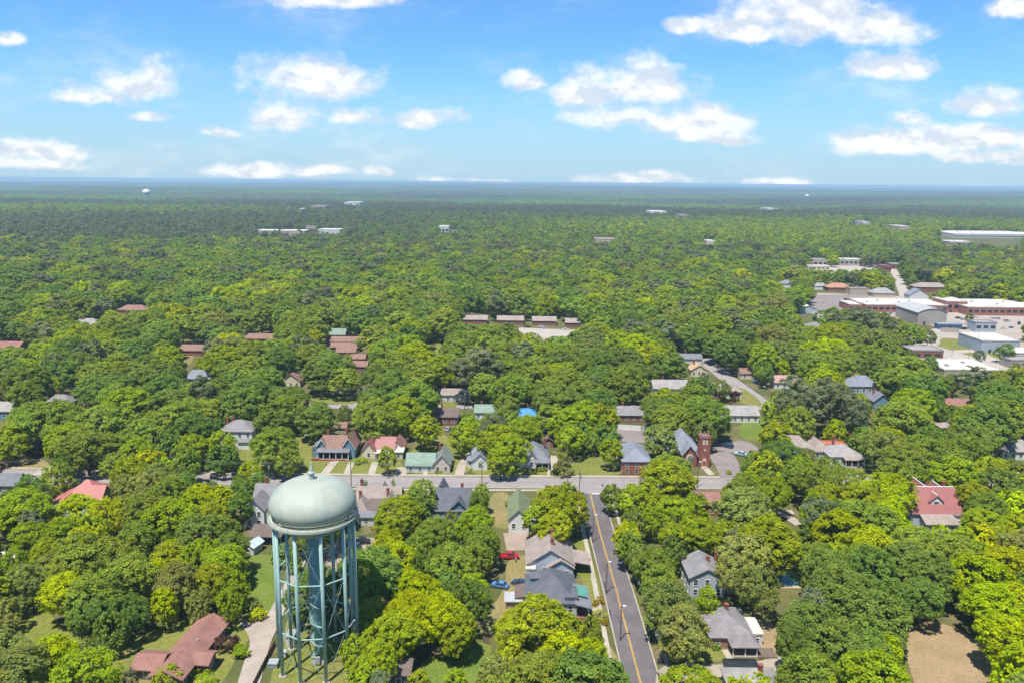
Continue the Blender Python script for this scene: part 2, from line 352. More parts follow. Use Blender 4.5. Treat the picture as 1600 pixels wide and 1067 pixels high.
sheet('parking_lot', [(1268,461),(1365,461),(1330,478),(1290,492),(1262,486)], LOTASPH)
sheet('access_road', [(1436,536),(1450,536),(1480,546),(1535,562),(1590,583),(1640,605),(1600,605),(1545,590),(1500,570),(1470,560)], PALEROAD)
sheet('access_road', [(1476,548),(1525,546),(1555,560),(1590,572),(1580,578),(1540,566),(1520,551),(1480,553)], PALEROAD)
for q in ([(1406,465),(1424,465),(1412,440),(1395,412),(1385,412),(1398,440)], [(1255,428),(1375,428),(1378,405),(1262,408)], [(800,512),(900,516),(885,526),(845,534),(822,524)], [(395,364),(540,364),(540,359),(395,361)], [(1480,385),(1640,392),(1640,368),(1485,368)], [(1010,345),(1075,345),(1070,338),(1012,338)]):
    sheet('paved_ground', q, PALEROAD)
for q in ([(805,514),(895,517),(885,524),(845,531),(822,522)], [(400,365),(530,365),(530,360),(400,361)], [(1488,384),(1600,388),(1600,372),(1490,372)], [(720,514),(770,514),(770,508),(720,508)]): opens(q)
# ---- roads
def lerp(a, b, t): return a + (b - a) * t
def strip(name, pts, w, m, z, off=0.0, kind='structure', parent=None, thick=0.0):
    pts = [Vector((p[0], p[1], 0)) for p in pts]; L_, R_ = [], []
    for i, p in enumerate(pts):
        d = (pts[min(i + 1, len(pts) - 1)] - pts[max(i - 1, 0)]).normalized(); n = Vector((-d.y, d.x, 0))
        L_.append(p + n * (off + w / 2)); R_.append(p + n * (off - w / 2))
    mb = MB(); n = len(pts)
    vs = [(v.x, v.y, z) for v in L_ + R_]; fs = [(i, i + 1, n + i + 1, n + i) for i in range(n - 1)]
    if thick:
        vs += [(v.x, v.y, z - thick) for v in L_ + R_]; k = 2 * n
        fs += [(i, i + 1, k + i + 1, k + i) for i in range(n - 1)] + [(n + i, n + i + 1, k + n + i + 1, k + n + i) for i in range(n - 1)] + [(0, n, k + n, k), (n - 1, 2 * n - 1, k + 2 * n - 1, k + n - 1)]
    me = bpy.data.meshes.new(name); me.from_pydata(vs, [], fs)
    bm = bmesh.new(); bm.from_mesh(me); bmesh.ops.recalc_face_normals(bm, faces=bm.faces)
    if sum(f.normal.z * f.calc_area() for f in bm.faces) < 0: bmesh.ops.reverse_faces(bm, faces=bm.faces)
    bm.to_mesh(me); bm.free(); me.materials.append(m)
    return tag(link(name, me), kind=kind)
def roadpix(pts, w_m):
    """keep the road clear of crowns in the picture"""
    for a, b in zip(pts[:-1], pts[1:]):
        n = Vector((-(b[1] - a[1]), b[0] - a[0])).normalized() * w_m / 2
        q = [Q(a[0] + n.x, a[1] + n.y, 0)[:2], Q(b[0] + n.x, b[1] + n.y, 0)[:2], Q(b[0] - n.x, b[1] - n.y, 0)[:2], Q(a[0] - n.x, a[1] - n.y, 0)[:2]]
        opens(q, 1.0)
MAIN = [(-330, 266), (-220, 261), (-167, 258.2), (-140, 256.6), (-100, 255.7), (-43, 255.2), (20, 255.7), (45, 256), (70, 256.4), (95, 257.2), (123, 258.7), (165, 262), (320, 277)]
strip('main_street', MAIN, 9.0, ASPH, .110)
sheet('street_apron', [(23.2, 246.5), (32, 246.5), (34, 251.6), (21, 251.6)], ASPH, .104, world=True)
DOWN = [(27.4, 60), (27.4, 140), (27.2, 182), (26.7, 215), (26.6, 248)]
strip('side_street', DOWN, 7.0, DKASPH, .100)
for off in (.58, .34): strip('centre_line', [(p[0], p[1]) for p in DOWN[:-1]] + [(26.6, 246)], .13, YELLOW, .108, off)
sheet('stop_line', [(26.7, 246.2), (30.0, 246.2), (30.0, 246.8), (26.7, 246.8)], ROADWHITE, .109, world=True)
for s in (1, -1):
    strip('kerb', DOWN[:-1] + [(26.6, 246)], .3, CONC, .20, s * 3.7, thick=.2)
strip('kerb', [p for p in MAIN], .3, CONC, .22, 4.75, thick=.2)
strip('kerb', [p for p in MAIN if p[0] < 10] + [(21, 255.6)], .3, CONC, .22, -4.75, thick=.2); strip('kerb', [(34, 255.7)] + [p for p in MAIN if p[0] > 40], .3, CONC, .22, -4.75, thick=.2)
strip('sidewalk', [(p[0], p[1]) for p in MAIN], 1.5, CONC, .16, 6.4, thick=.15)
strip('sidewalk', [p for p in MAIN if p[0] < 10] + [(19, 255.6)], 1.3, CONC, .16, -6.6, thick=.15)
strip('sidewalk', [(21.6, 90), (21.5, 150), (21.6, 200), (21.2, 246)], 1.2, CONC, .17, thick=.15)
strip('sidewalk', [(33.8, 90), (33.7, 150), (33.2, 185), (32.6, 246)], 1.0, CONC, .15, thick=.15)
roadpix([(-330, 250.5), (-300, 250.8)], 9)
for a, b in ((0, 50), (120, 165), (305, 365), (440, 920), (920, 1008), (1090, 1140), (1345, 1368)):
    opens([Q(*P(a, 752)[:2], 0)[:2], Q(*P(b, 752)[:2], 0)[:2], (b, 759), (a, 759)] if 400 < a < 1100 else [(a, 738), (b, 740), (b, 756), (a, 754)], 1)
opens([(921,776),(938,776),(985,920),(1038,1116),(1000,1116),(950,930)], 1); opens([(915,850),(920,840),(975,1040),(960,1040)])
# side roads and drives
UPR = [P(1100, 560), P(1113, 572), P(1135, 590), P(1160, 608), P(1183, 625), P(1196, 640)]
strip('back_street', [(p.x, p.y) for p in UPR], 9.5, mat('back street asphalt', (.31, .275, .27), .9, .08, .2, fine=.06), .094)
opens([(1104,566),(1126,568),(1155,590),(1196,624),(1184,640),(1135,604)], 1.05); opens([(1176,600),(1220,600),(1222,612),(1185,612)], 1)
BACKST = [(-110, 346), (-28, 347.5), (20, 349), (56, 351), (90, 351), (116, 352)]
strip('back_street', BACKST, 6.5, MATS['back street asphalt'], .092)
opens([(690,633),(722,633),(722,640),(690,640)]); opens([(958,631),(997,632),(997,640),(958,640)])
sheet('gravel_drive', soft([(364,1090),(386,1020),(392,1005),(385,985),(372,975),(385,968),(412,972),(435,930),(452,898),(466,872),(476,858),(486,860),(474,885),(455,930),(434,980),(420,1010),(402,1090)], 2, 0), GRAVEL)
opens([(376,1050),(395,995),(415,985),(450,905),(466,885),(435,970),(405,1030)])
sheet('parking_yard', soft([(500,872),(505,845),(590,838),(602,850),(600,862),(560,868),(540,905),(520,900)], 2, 0), mat('pinkish dirt yard', (.34, .265, .215), .95, .1, .2, fine=.12)); opens([(545,862),(548,842),(575,838),(575,858)])
sheet('dirt_drive', soft([(1028,1100),(1022,1045),(1060,1036),(1120,1040),(1190,1034),(1225,1022),(1240,1035),(1225,1050),(1160,1052),(1110,1060),(1060,1100)], 2, 0), mat('dusty drive', (.37, .315, .25), .95, .1, .25, fine=.14, stain=(.25, .22, .15, .5)))
opens([(1032,1052),(1040,1042),(1225,1032),(1215,1048),(1100,1055)])
sheet('parking_lot', soft([(1107,712),(1116,708),(1143,704),(1160,735),(1164,748),(1128,752),(1118,728)], 1, 0), LOTASPH); sheet('parking_lot', soft([(1108,704),(1112,694),(1150,688),(1170,690),(1190,704),(1180,716),(1140,706)], 1, 0), LOTASPH)
opens([(1098,726),(1112,692),(1150,690),(1160,742),(1118,748)], 1); opens([(1145,692),(1168,692),(1185,704),(1155,708)])
sheet('parking_lot', [(962,670),(1034,671),(1120,674),(1118,690),(1028,694),(968,690)], LOTASPH); opens([(970,672),(1030,673),(1020,688),(972,684)])
strip('driveway', [(p.x, p.y) for p in (P(921, 870), P(885, 868))], 2.6, CONC, .12); strip('driveway', [(p.x, p.y) for p in (P(717, 744), P(722, 725), P(738, 706))], 3.2, GRAVEL, .12)
strip('driveway', [(p.x, p.y) for p in (P(862, 744), P(866, 725), P(868, 712))], 3.5, CONC, .12); strip('driveway', [(p.x, p.y) for p in (P(1240, 800), P(1220, 800), P(1200, 790))], 3.2, GRAVEL, .12)
strip('driveway', [(p.x, p.y) for p in (P(1250, 820), P(1232, 808), P(1210, 795))], 3.4, GRAVEL, .121); opens([(1216,797),(1228,797),(1247,818),(1238,820)])
strip('driveway', [(p.x, p.y) for p in (P(805, 832), P(808, 845), P(812, 860))], 7, MATS['pinkish dirt yard'], .122); opens([(797,832),(822,832),(824,848),(800,850)])
for a, b, w in (((506,741),(524,719),3.0), ((580,742),(586,722),2.4), ((541,742),(549,722),2.2), ((625,742),(630,730),4), ((664,742),(665,736),1.6), ((325,742),(337,722),2.0), ((1112,742),(1100,729),2.4), ((1145,1036),(1132,1015),1.4), ((55,742),(78,728),3)):
    strip('walkway', [(p.x, p.y) for p in (P(*a), P(*b))], w, CONC, .125)
strip('walkway', [(p.x, p.y) for p in (P(912, 955), P(940, 950))], 1.2, CONC, .125)
for i, (a, b) in enumerate((((556, 640), (545, 622)), ((545, 622), (520, 612)))):
    strip('lane', [(p.x, p.y) for p in (P(*a), P(*b))], 5, MATS['back street asphalt'], .09 + i * .002)
opens([(540,622),(554,622),(556,640),(546,642)])
for px, py in ((720,512),(478,363)): pass

# ------------------------------------------------------------------ buildings
HOUSES = []           # (short phrase, px, py) - landmarks the tree labels refer to
HMASK = []            # picture rectangles of buildings, with the picture row of their foot
FOOT = []             # footprints, for keeping trunks out
TH = .2
def roof_block(mb, x0, x1, y0, y1, z, h, kind, ov=.45, axis='x'):
    if kind == 'gable':
        if axis == 'x':
            c = (y0 + y1) / 2; s = h / (c - y0); ze = z - s * ov
            mb.prism([(y0-ov,ze),(c,z+h),(y1+ov,ze),(y1+ov,ze+TH),(c,z+h+TH),(y0-ov,ze+TH)], 'x', x0-ov, x1+ov)
        else:
            c = (x0 + x1) / 2; s = h / (c - x0); ze = z - s * ov
            mb.prism([(x0-ov,ze),(c,z+h),(x1+ov,ze),(x1+ov,ze+TH),(c,z+h+TH),(x0-ov,ze+TH)], 'y', y0-ov, y1+ov)
    elif kind == 'hip':
        w, d = x1 - x0, y1 - y0; half = min(w, d) / 2; s = h / half; ze = z - s * ov
        X0, X1, Y0, Y1 = x0-ov, x1+ov, y0-ov, y1+ov; cx, cy_ = (x0+x1)/2, (y0+y1)/2
        e = .12
        if w >= d: a, b = (X0+half+ov, cy_), (X1-half-ov, cy_)
        else: a, b = (cx, Y0+half+ov), (cx, Y1-half-ov)
        if abs(w - d) < .3: a = (cx - e, cy_); b = (cx + e, cy_)
        vs = [(X0,Y0,ze),(X1,Y0,ze),(X1,Y1,ze),(X0,Y1,ze),(X0,Y0,ze+TH),(X1,Y0,ze+TH),(X1,Y1,ze+TH),(X0,Y1,ze+TH),(*a,z+h+TH),(*b,z+h+TH)]
        fs = [(0,1,5,4),(1,2,6,5),(2,3,7,6),(3,0,4,7),(3,2,1,0)]
        fs += [(4,5,9,8),(5,6,9),(6,7,8,9),(7,4,8)] if w >= d else [(4,5,8),(5,6,9,8),(6,7,9),(7,4,8,9)]
        mb.add(vs, fs)
    elif kind == 'flat':
        mb.box(x0-ov*.4, x1+ov*.4, y0-ov*.4, y1+ov*.4, z+.01, z+.25)
        t = .25; X0, X1, Y0, Y1 = x0-ov*.4, x1+ov*.4, y0-ov*.4, y1+ov*.4
        for q in ((X0,X1,Y0,Y0+t),(X0,X1,Y1-t,Y1),(X0,X0+t,Y0+t,Y1-t),(X1-t,X1,Y0+t,Y1-t)): mb.box(*q, z+.25, z+.25+h)
    elif kind == 'shed':
        s = h / (y1 - y0); mb.prism([(y0-ov,z-s*ov),(y1+ov*.3,z+h+s*ov*.3),(y1+ov*.3,z+h+s*ov*.3+TH),(y0-ov,z-s*ov+TH)], 'x', x0-ov, x1+ov)
    elif kind == 'shedx':   # falls towards +x (h>0) or -x (h<0)
        hh = abs(h); s = hh / (x1 - x0); a, b = (z + hh, z) if h > 0 else (z, z + hh); sg = -s if h > 0 else s
        mb.prism([(x0-ov,a-sg*ov),(x1+ov,b+sg*ov),(x1+ov,b+sg*ov+TH),(x0-ov,a-sg*ov+TH)], 'y', y0-ov, y1+ov)
    elif kind == 'arch':
        n = 12; c = (x0 + x1) / 2; up = [(x0-ov+(x1-x0+2*ov)*i/n, z + h*math.sin(math.pi*i/n)**.8) for i in range(n+1)]
        mb.prism(up + [(p[0], p[1]-TH) for p in reversed(up)], 'y', y0-ov, y1+ov)
def wall_block(mb, x0, x1, y0, y1, z, h, kind, axis='x', z0=0):
    if kind == 'gable' and axis == 'x': mb.prism([(y0,z0),(y1,z0),(y1,z-.02),((y0+y1)/2,z+h-.02),(y0,z-.02)], 'x', x0, x1)
    elif kind == 'gable': mb.prism([(x0,z0),(x1,z0),(x1,z-.02),((x0+x1)/2,z+h-.02),(x0,z-.02)], 'y', y0, y1)
    elif kind == 'shed': mb.prism([(y0,z0),(y1,z0),(y1,z+h-.02),(y0,z-.02)], 'x', x0, x1)
    elif kind == 'shedx': mb.prism([(x0,z0),(x1,z0),(x1,z-.02+(0 if h>0 else -h)),(x0,z-.02+(h if h>0 else 0))], 'y', y0, y1)
    elif kind == 'arch':
        n = 12; mb.prism([(x0,z0),(x1,z0)] + [(x1-(x1-x0)*i/n, z-TH-.02+h*math.sin(math.pi*i/n)**.8) for i in range(n+1)], 'y', y0, y1)
    else: mb.box(x0, x1, y0, y1, z0, z-.02)
WCACHE = {}
def window_mesh(w, h, frame_m, pane_m=GLASS):
    k = (round(w,2), round(h,2), frame_m.name, pane_m.name)
    if k not in WCACHE:
        f = MB(); t = .11
        f.box(-w/2-t,w/2+t,-.07,.02,h/2,h/2+t); f.box(-w/2-t-.05,w/2+t+.05,-.1,.02,-h/2-t,-h/2); f.box(-w/2-t,-w/2,-.07,.02,-h/2,h/2); f.box(w/2,w/2+t,-.07,.02,-h/2,h/2)
        f.box(-w/2,w/2,-.05,.02,-.03,.03)
        p = MB(); p.box(-w/2,w/2,-.03,.01,-h/2,h/2)
        WCACHE[k] = (f.mesh('window_frame', frame_m), p.mesh('window_pane', pane_m))
    return WCACHE[k]
def window(root, side, blk, u, zc, w, h, frame_m):
    x0, x1, y0, y1 = blk
    fm, pm = window_mesh(w, h, frame_m)
    o = link('window', fm, root); p = link('pane', pm, o)
    if side == 'f': o.location = (u, y0, zc); a = 0
    elif side == 'b': o.location = (u, y1, zc); a = math.pi
    elif side == 'l': o.location = (x0, u, zc); a = -math.pi/2
    else: o.location = (x1, u, zc); a = math.pi/2
    o.rotation_euler = (0, 0, a)
def proj_rect(o_loc, rot, x0, x1, y0, y1, z1):
    c, s = math.cos(rot), math.sin(rot); q = [Q(o_loc.x + x*c - y*s, o_loc.y + x*s + y*c, z) for x in (x0,x1) for y in (y0,y1) for z in (0, z1)]
    return min(p[0] for p in q), min(p[1] for p in q), max(p[0] for p in q), max(p[1] for p in q)
def house(name, at, blocks, roof_m, wall_m, label, cat='house', rot=0, short=None, frame=WHITE, chim=(), porch=None, door=None, vis=1.0, group=None, wins=True, ov=.45, mask=True, extra_roof=None):
    """blocks: (x0,x1,y0,y1,wall height,roof kind,roof rise,ridge axis,'window sides'[,roof material[,wall material]])"""
    loc = P(*at); rt = R(rot)
    root = thing(name, loc, rt, label, cat, group)
    walls, roofs = {}, {}
    for b in blocks:
        x0,x1,y0,y1,z,kind,h,ax,ws = b[:9]; rm = b[9] if len(b) > 9 and b[9] else roof_m; wm = b[10] if len(b) > 10 and b[10] else wall_m
        if wm != 'none': wall_block(walls.setdefault(wm.name, MB()), x0,x1,y0,y1,z,h,kind,ax)
        roof_block(roofs.setdefault(rm.name, MB()), x0,x1,y0,y1,z,h,kind,ov,ax)
        if wins and wm != 'none':
            for side in ws:
                a0, a1 = (x0, x1) if side in 'fb' else (y0, y1); L_ = a1 - a0; n = max(1, int(L_ / 2.7))
                rows = [z*.5] if z < 5 else [z*.27, z*.75]
                for zc in rows:
                    for i in range(n): window(root, side, (x0,x1,y0,y1), a0 + L_*(i+.5)/n, zc, .95 if L_ > 2.4 else .7, min(1.5, z*.42), frame)
        FOOT.append((loc.x + ((x0+x1)/2)*math.cos(rt) - ((y0+y1)/2)*math.sin(rt), loc.y + ((x0+x1)/2)*math.sin(rt) + ((y0+y1)/2)*math.cos(rt), max(x1-x0, y1-y0)*.5))
        if mask:
            r_ = proj_rect(loc, rt, x0,x1,y0,y1,z+h*.7); k = .1*(r_[2]-r_[0])
            HMASK.append((r_[0]+k, r_[1], r_[2]-k, r_[1]+(r_[3]-r_[1])*vis, at[1]))
    for mname, mb in walls.items(): mb.build('wall', bpy.data.materials[mname], root)
    ro = None
    for mname, mb in roofs.items():
        o = mb.build('roof', bpy.data.materials[mname], root); ro = ro or o
    for (x, y, z0, z1) in chim:
        c = MB(); c.box(x-.4,x+.4,y-.4,y+.4,z0,z1); c.box(x-.5,x+.5,y-.5,y+.5,z1,z1+.18); c.build('chimney', CHIM, ro)
    if porch:
        for (x0,x1,y0,y1,z,rm) in porch:
            p = MB(); p.prism([(y0-.3,z-.15),(y1,z+.55),(y1,z+.72),(y0-.3,z+.02)], 'x', x0-.3, x1+.3); po = p.build('porch_roof', rm, root)
            f = MB(); f.box(x0,x1,y0,y1-.02,.02,.45); f.build('porch_floor', CONC, root)
            n = max(2, int((x1-x0)/2.3)+1)
            for i in range(n):
                cm = MB(); x = x0+.15+(x1-x0-.3)*i/(n-1); cm.box(x-.11,x+.11,y0+.05,y0+.27,.45,z-.08); cm.build('column', frame, root)
            dm = MB(); dm.box(x0+.3,x1-.3,y1-.06,y1-.01,.5,z-.35); dm.build('porch_back_panel', DARKGAP, root)  # dark sheet across the porch's back wall
    if door:
        x, y, side = door; d = MB(); d.box(x-.5,x+.5,y-.08,y+.02,.1,2.15); do = d.build('door', mat('door paint', (.16,.05,.04), .5), root)
        k = MB(); k.box(x+.32,x+.4,y-.14,y-.08,1.02,1.12); k.build('handle', GALV, do)
    if short: HOUSES.append((short, *Q(loc.x, loc.y, 0)[:2]))
    return root
S_GREY = shingle('mid grey', (.25,.235,.24)); S_LGREY = shingle('light grey', (.33,.31,.30)); S_DK = shingle('dark blue grey', (.135,.14,.165)); S_SLATE = shingle('slate', (.20,.205,.23))
S_BRN = shingle('brown', (.27,.165,.13)); S_TAN = shingle('taupe', (.33,.275,.245)); S_REDBRN = shingle('red brown', (.30,.155,.13)); S_GREEN = shingle('sage green', (.23,.31,.25)); S_DKBRN = shingle('dark brown', (.17,.13,.115))
S_RED = mat('red metal roof', (.44,.15,.13), .5, .08, .3, fine=.05, stain=(.38,.13,.12,.5)); S_PINK = mat('faded red metal roof', (.33,.125,.115), .55, .08, .3, fine=.06, stain=(.30,.13,.12,.5)); S_WHITE = mat('white roof membrane', (.66,.62,.55), .6, .08, .12, fine=.08, stain=(.42,.37,.32,.6))
S_MOSS = shingle('moss green', (.20,.235,.13)); S_BLUEG = shingle('blue grey', (.23,.25,.29)); S_ORANGE = brick('orange roof', (.42,.16,.09)); S_TIN = mat('tin roof', (.5,.5,.5), .45, .1, .3, metal=.2, stain=(.36,.22,.15,.5))
W_WHITE = siding('white', (.70,.70,.68)); W_CREAM = siding('cream', (.66,.58,.42)); W_BLUE = siding('blue', (.15,.27,.36)); W_GREYB = siding('grey blue', (.42,.47,.52)); W_PALE = siding('pale', (.60,.60,.58)); W_BROWN = siding('dark brown', (.12,.105,.095)); W_TAN = siding('tan', (.46,.38,.29)); W_CONC = mat('block wall', (.40,.36,.31), .9, .08, .15, fine=.08, stain=(.3,.26,.21,.5)); W_LBLUE = mat('light blue metal', (.38,.44,.49), .5, .06, .2)
W_BRK = brick('brown wall', (.25,.115,.08)); W_TEAL = siding('teal', (.12,.30,.36))
def gable_trim(root, quads, m):
    """rake boards: thin bars from eave to peak on a front gable"""
    for (xa, za, xb, zb, y) in quads: mb = MB(); mb.tube([(xa,y,za),(xb,y,zb)], .09, 4); mb.build('rake_board', m, root)
def walltri(root, name, x0, x1, y, z, h, m):
    mb = MB(); mb.prism([(x0,z),(x1,z),((x0+x1)/2,z+h)], 'y', y-.04, y-.012); return mb.build(name, m, root)

# --- north side of the main street
h = house('two_storey_house', (370,698), [(-6.3,6,0,10,6.3,'hip',2.9,'x','flr'),(1.5,6.2,-2.6,-.01,3.0,'hip',.9,'x','',S_GREY)], S_GREY, W_WHITE, 'white two storey house with grey hip roof and tall porch columns', short='white two storey house', chim=[(-5.5,7,6,9.3),(-3.4,7,6,9.6),(4.8,8,6.5,9)])
for x in (-5.6, -4.0): m = MB(); m.tube([(x,-.8,.1),(x,-.8,6)], .22, 10); m.build('column', WHITE, h)
h = house('victorian_house', (520,719), [(-4.5,4,2.2,11,4.0,'gable',3.4,'x','lr'),(3,7.6,2.3,14,4.1,'gable',3.3,'y','fr'),(-6.6,-2.3,2.3,8,4.1,'gable',2.7,'y','fl'),(-7.9,-5.8,3,10,3.7,'shedx',-1.4,'x','l',S_SLATE)], S_BRN, W_BLUE, 'blue gabled house with a brown roof and a wide dark front porch', short='blue gabled house', porch=[(-5.8,5.8,0,2.2,3.2,S_SLATE)], chim=[(-3.2,8,7,8.8),(3.4,9.5,6.5,8.6),(6.8,12,6,8.3)], door=(0,2.2,'f'))
gable_trim(h, [(3-.5,3.5,5.3,7.75,1.84),(8.1,3.5,5.3,7.75,1.84),(-7.1,3.5,-4.45,7.15,1.84),(-1.8,3.5,-4.45,7.15,1.84)], WHITE)
st = MB(); st.box(-7.6,-5,-.6,.2,0,.9); st.box(-5,5,-.5,-.1,0,.55); st.box(-1.2,.8,-1.4,-.5,0,.3); st.build('brick_planter', BRICKRED, h)
house('garden_shed', (531,676), [(-2.6,2.6,0,4,2.4,'gable',1.5,'x','f')], S_BRN, W_TAN, 'small brown roofed shed behind the blue gabled house', 'shed', short=None)
h = house('cottage', (597,718), [(-7.3,-2.4,0,9,3.6,'gable',3.0,'y','fl'),(-2.6,4.3,1.6,9.6,3.5,'gable',3.4,'x','f'),(2.6,7.2,4,12,3.4,'gable',2.6,'y','r',S_REDBRN),(4.4,7.4,.6,4,2.9,'shed',.5,'x','fr',S_WHITE),(-2.2,3.2,-.4,1.5,2.8,'shed',.5,'x','',S_WHITE,'none')], S_PINK, W_CREAM, 'cream cottage with a faded red metal roof and white porch roof', short='cream red roofed cottage', chim=[(-.5,8,5.5,8)])
for x in (-2,-.3,1.4,3): m = MB(); m.box(x-.09,x+.09,-.2,-.02,.0,2.75); m.build('column', WHITE, h)
m = MB(); m.box(-7.35+.1,-2.5,-.03,-.01,0,.5); m.build('foundation', CONC, h)
house('cottage', (668,738), [(-7.6,2.2,2,9.5,2.9,'gable',2.3,'x','l'),(2.2,7.8,0,11,3.2,'gable',3.2,'y','fr',shingle('grey green',(.215,.255,.225)),siding('pinkish',(.58,.50,.43))),(-7.6,2.2,.2,2,2.5,'shed',.45,'x','f')], S_GREEN, W_PALE, 'low cottage with sage green roof and a pinkish gabled wing', short='green roofed cottage', chim=[(3.6,9,4.4,7.6)])
house('cottage', (750,734), [(-2.6,2.6,0,9,3.6,'gable',2.4,'y','fl'),(-4.6,-2.6,2.5,5,3,'hip',1,'x','f'),(-3,2,7,13,3.4,'gable',2.2,'x','')], S_BLUEG, W_WHITE, 'small white gabled cottage half hidden behind a broad bright tree', short='small white cottage')
h = house('bungalow', (842,735), [(-7.2,3.5,2.6,15,3.5,'hip',4.2,'x','lr'),(-4.4,-.6,2.2,9,3.5,'gable',2.4,'y','f')], S_SLATE, W_WHITE, 'white bungalow with big slate grey hip roof and front columns', short='slate roofed bungalow', porch=[(-1.2,3.5,0,2.6,3.0,S_SLATE)], chim=[(2.4,12,5,8)])
house('garden_shed', (857,699), [(-1.8,1.8,0,4,2.6,'gable',1.3,'y','f')], S_DKBRN, W_BRK, 'small dark outbuilding behind the slate roofed bungalow', 'shed')
house('church_hall', (994,741), [(-4.9,5,0,17,5.0,'hip',3.2,'y','fl')], S_BLUEG, BRICKRED, 'red brick church hall with long blue grey hip roof', 'church hall', short='brick church hall', frame=mat('cream stone', (.62,.54,.38), .8))
# church
h = house('church', (1078,729), [(-6.8,4.2,4.2,18,5.0,'hip',5.6,'y','l'),(-2.7,2.3,0,7,4.6,'gable',3.2,'y',''),(2.3,3.6,1.6,4.3,3.6,'shed',.6,'x','')], S_BLUEG, BRICKRED, 'red brick church with arched window gable and square bell tower', 'church', short='brick church', frame=MATS['cream stone'])
STONE = MATS['cream stone']
def arch_poly(w, h0, n=10): return [(-w/2,0),(w/2,0)] + [(w/2*math.cos(math.pi*i/n), h0 + w/2*1.15*math.sin(math.pi*i/n)) for i in range(n+1)]
m = MB(); m.prism([(p[0]-.2,p[1]+1.5) for p in arch_poly(2.5,2.0)], 'y', -.10, -.01); w_ = m.build('arched_window', STONE, h)
m = MB()
for k in range(4): m.prism([(-.98+k*.53,1.7),(-.6+k*.53,1.7),(-.6+k*.53,3.5+(.75 if k in (1,2) else .2)),(-.98+k*.53,3.5+(.75 if k in (1,2) else .2))], 'y', -.13, -.105)
m.build('stained_pane', GLASS, w_)
t = MB(); tx = 4.9
t.box(tx-1.65,tx+1.65,-.6,2.7,0,8.2); t.box(tx-1.55,tx+1.55,-.5,2.6,8.2,11.2)
for sx in (-1, 1):
    for yy_ in (-.75, 2.35): t.box(tx+sx*1.65-.25,tx+sx*1.65+.25,yy_,yy_+.5,0,7.6); t.box(tx+sx*1.6-.22,tx+sx*1.6+.22,yy_+.02,yy_+.46,7.6,11.9)
tw = t.build('bell_tower', BRICKRED, h)
m = MB(); m.box(tx-1.85,tx+1.85,-.72,-.5,11.0,11.25); m.box(tx-1.85,tx+1.85,2.6,2.82,11.0,11.25); m.box(tx-1.9,tx-1.6,-.5,2.6,11.0,11.25); m.box(tx+1.6,tx+1.9,-.5,2.6,11,11.25)
for q in ((tx-1.7,tx+1.7,-.62,-.4),(tx-1.7,tx+1.7,2.5,2.72),(tx-1.75,tx-1.5,-.4,2.5),(tx+1.5,tx+1.75,-.4,2.5)): m.box(*q,11.25,12.0)
m.build('parapet', brick('pale red', (.36,.17,.13)), tw); m = MB(); m.box(tx-1.5,tx+1.5,-.4,2.5,11.3,11.4); m.build('deck', S_GREY, tw)
for dx in (-.55, .55):
    m = MB(); m.prism([(tx+dx+p[0],8.5+p[1]) for p in arch_poly(.72,1.5)], 'y', -.58, -.51); m.build('louvre', STONE, tw)
m = MB(); m.prism([(tx+p[0],.1+p[1]) for p in arch_poly(1.5,2.6)], 'y', -.72, -.61); dd = m.build('doorway', STONE, tw); m = MB(); m.box(tx-.55,tx+.55,-.76,-.73,.1,2.5); m.build('door', mat('red door', (.3,.04,.03), .5), dd)
m = MB(); m.prism([(tx-.5,6.6),(tx,6.1),(tx+.5,6.6),(tx,7.1)], 'y', -.66, -.61); m.build('stone_diamond', STONE, tw)
m = MB(); m.box(tx-1.2,tx+1.2,-2.2,-.8,0,.35); m.box(tx-1,tx+1,-1.7,-.8,.35,.6); m.build('step', CONC, h)
house('long_house', (1263,718), [(-9.5,2.5,4,12,3.6,'hip',3.2,'x','f'),(1.6,8.2,0,12,3.5,'hip',2.8,'y','fr')], S_TAN, W_PALE, 'grey beige hip roofed house with two chimneys behind dark trees', short='beige hip roofed house', chim=[(-4,10,5.5,8),(3.5,9,5,8.2)], vis=.7)
h = house('white_house', (1327,731), [(-6.2,5.6,2.2,13,3.7,'hip',2.7,'x','lfr'),(-6.2,4,13,18,4.0,'flat',.4,'x','l',S_ORANGE)], S_LGREY, W_WHITE, 'white house with pale grey hip roof and orange brick rear', short='white hip roofed house', porch=[(-1.5,5.6,0,2.2,3.1,S_TAN)], chim=[(-1.6,12,5,8),(5,12.4,5,8.4)])
house('bungalow', (1590,718), [(-6,8,0,9,3.4,'hip',3,'x','fl')], S_LGREY, W_WHITE, 'pale grey roofed bungalow at the far end of the main street', short='far grey bungalow', chim=[(0,7,5,7.6)], vis=.8)
house('garden_shed', (1480,668+10), [(-3,3,0,5,3,'hip',1.2,'x','')], S_TAN, W_WHITE, 'small tan roofed outbuilding beyond the dark street oaks', 'shed', vis=.8)
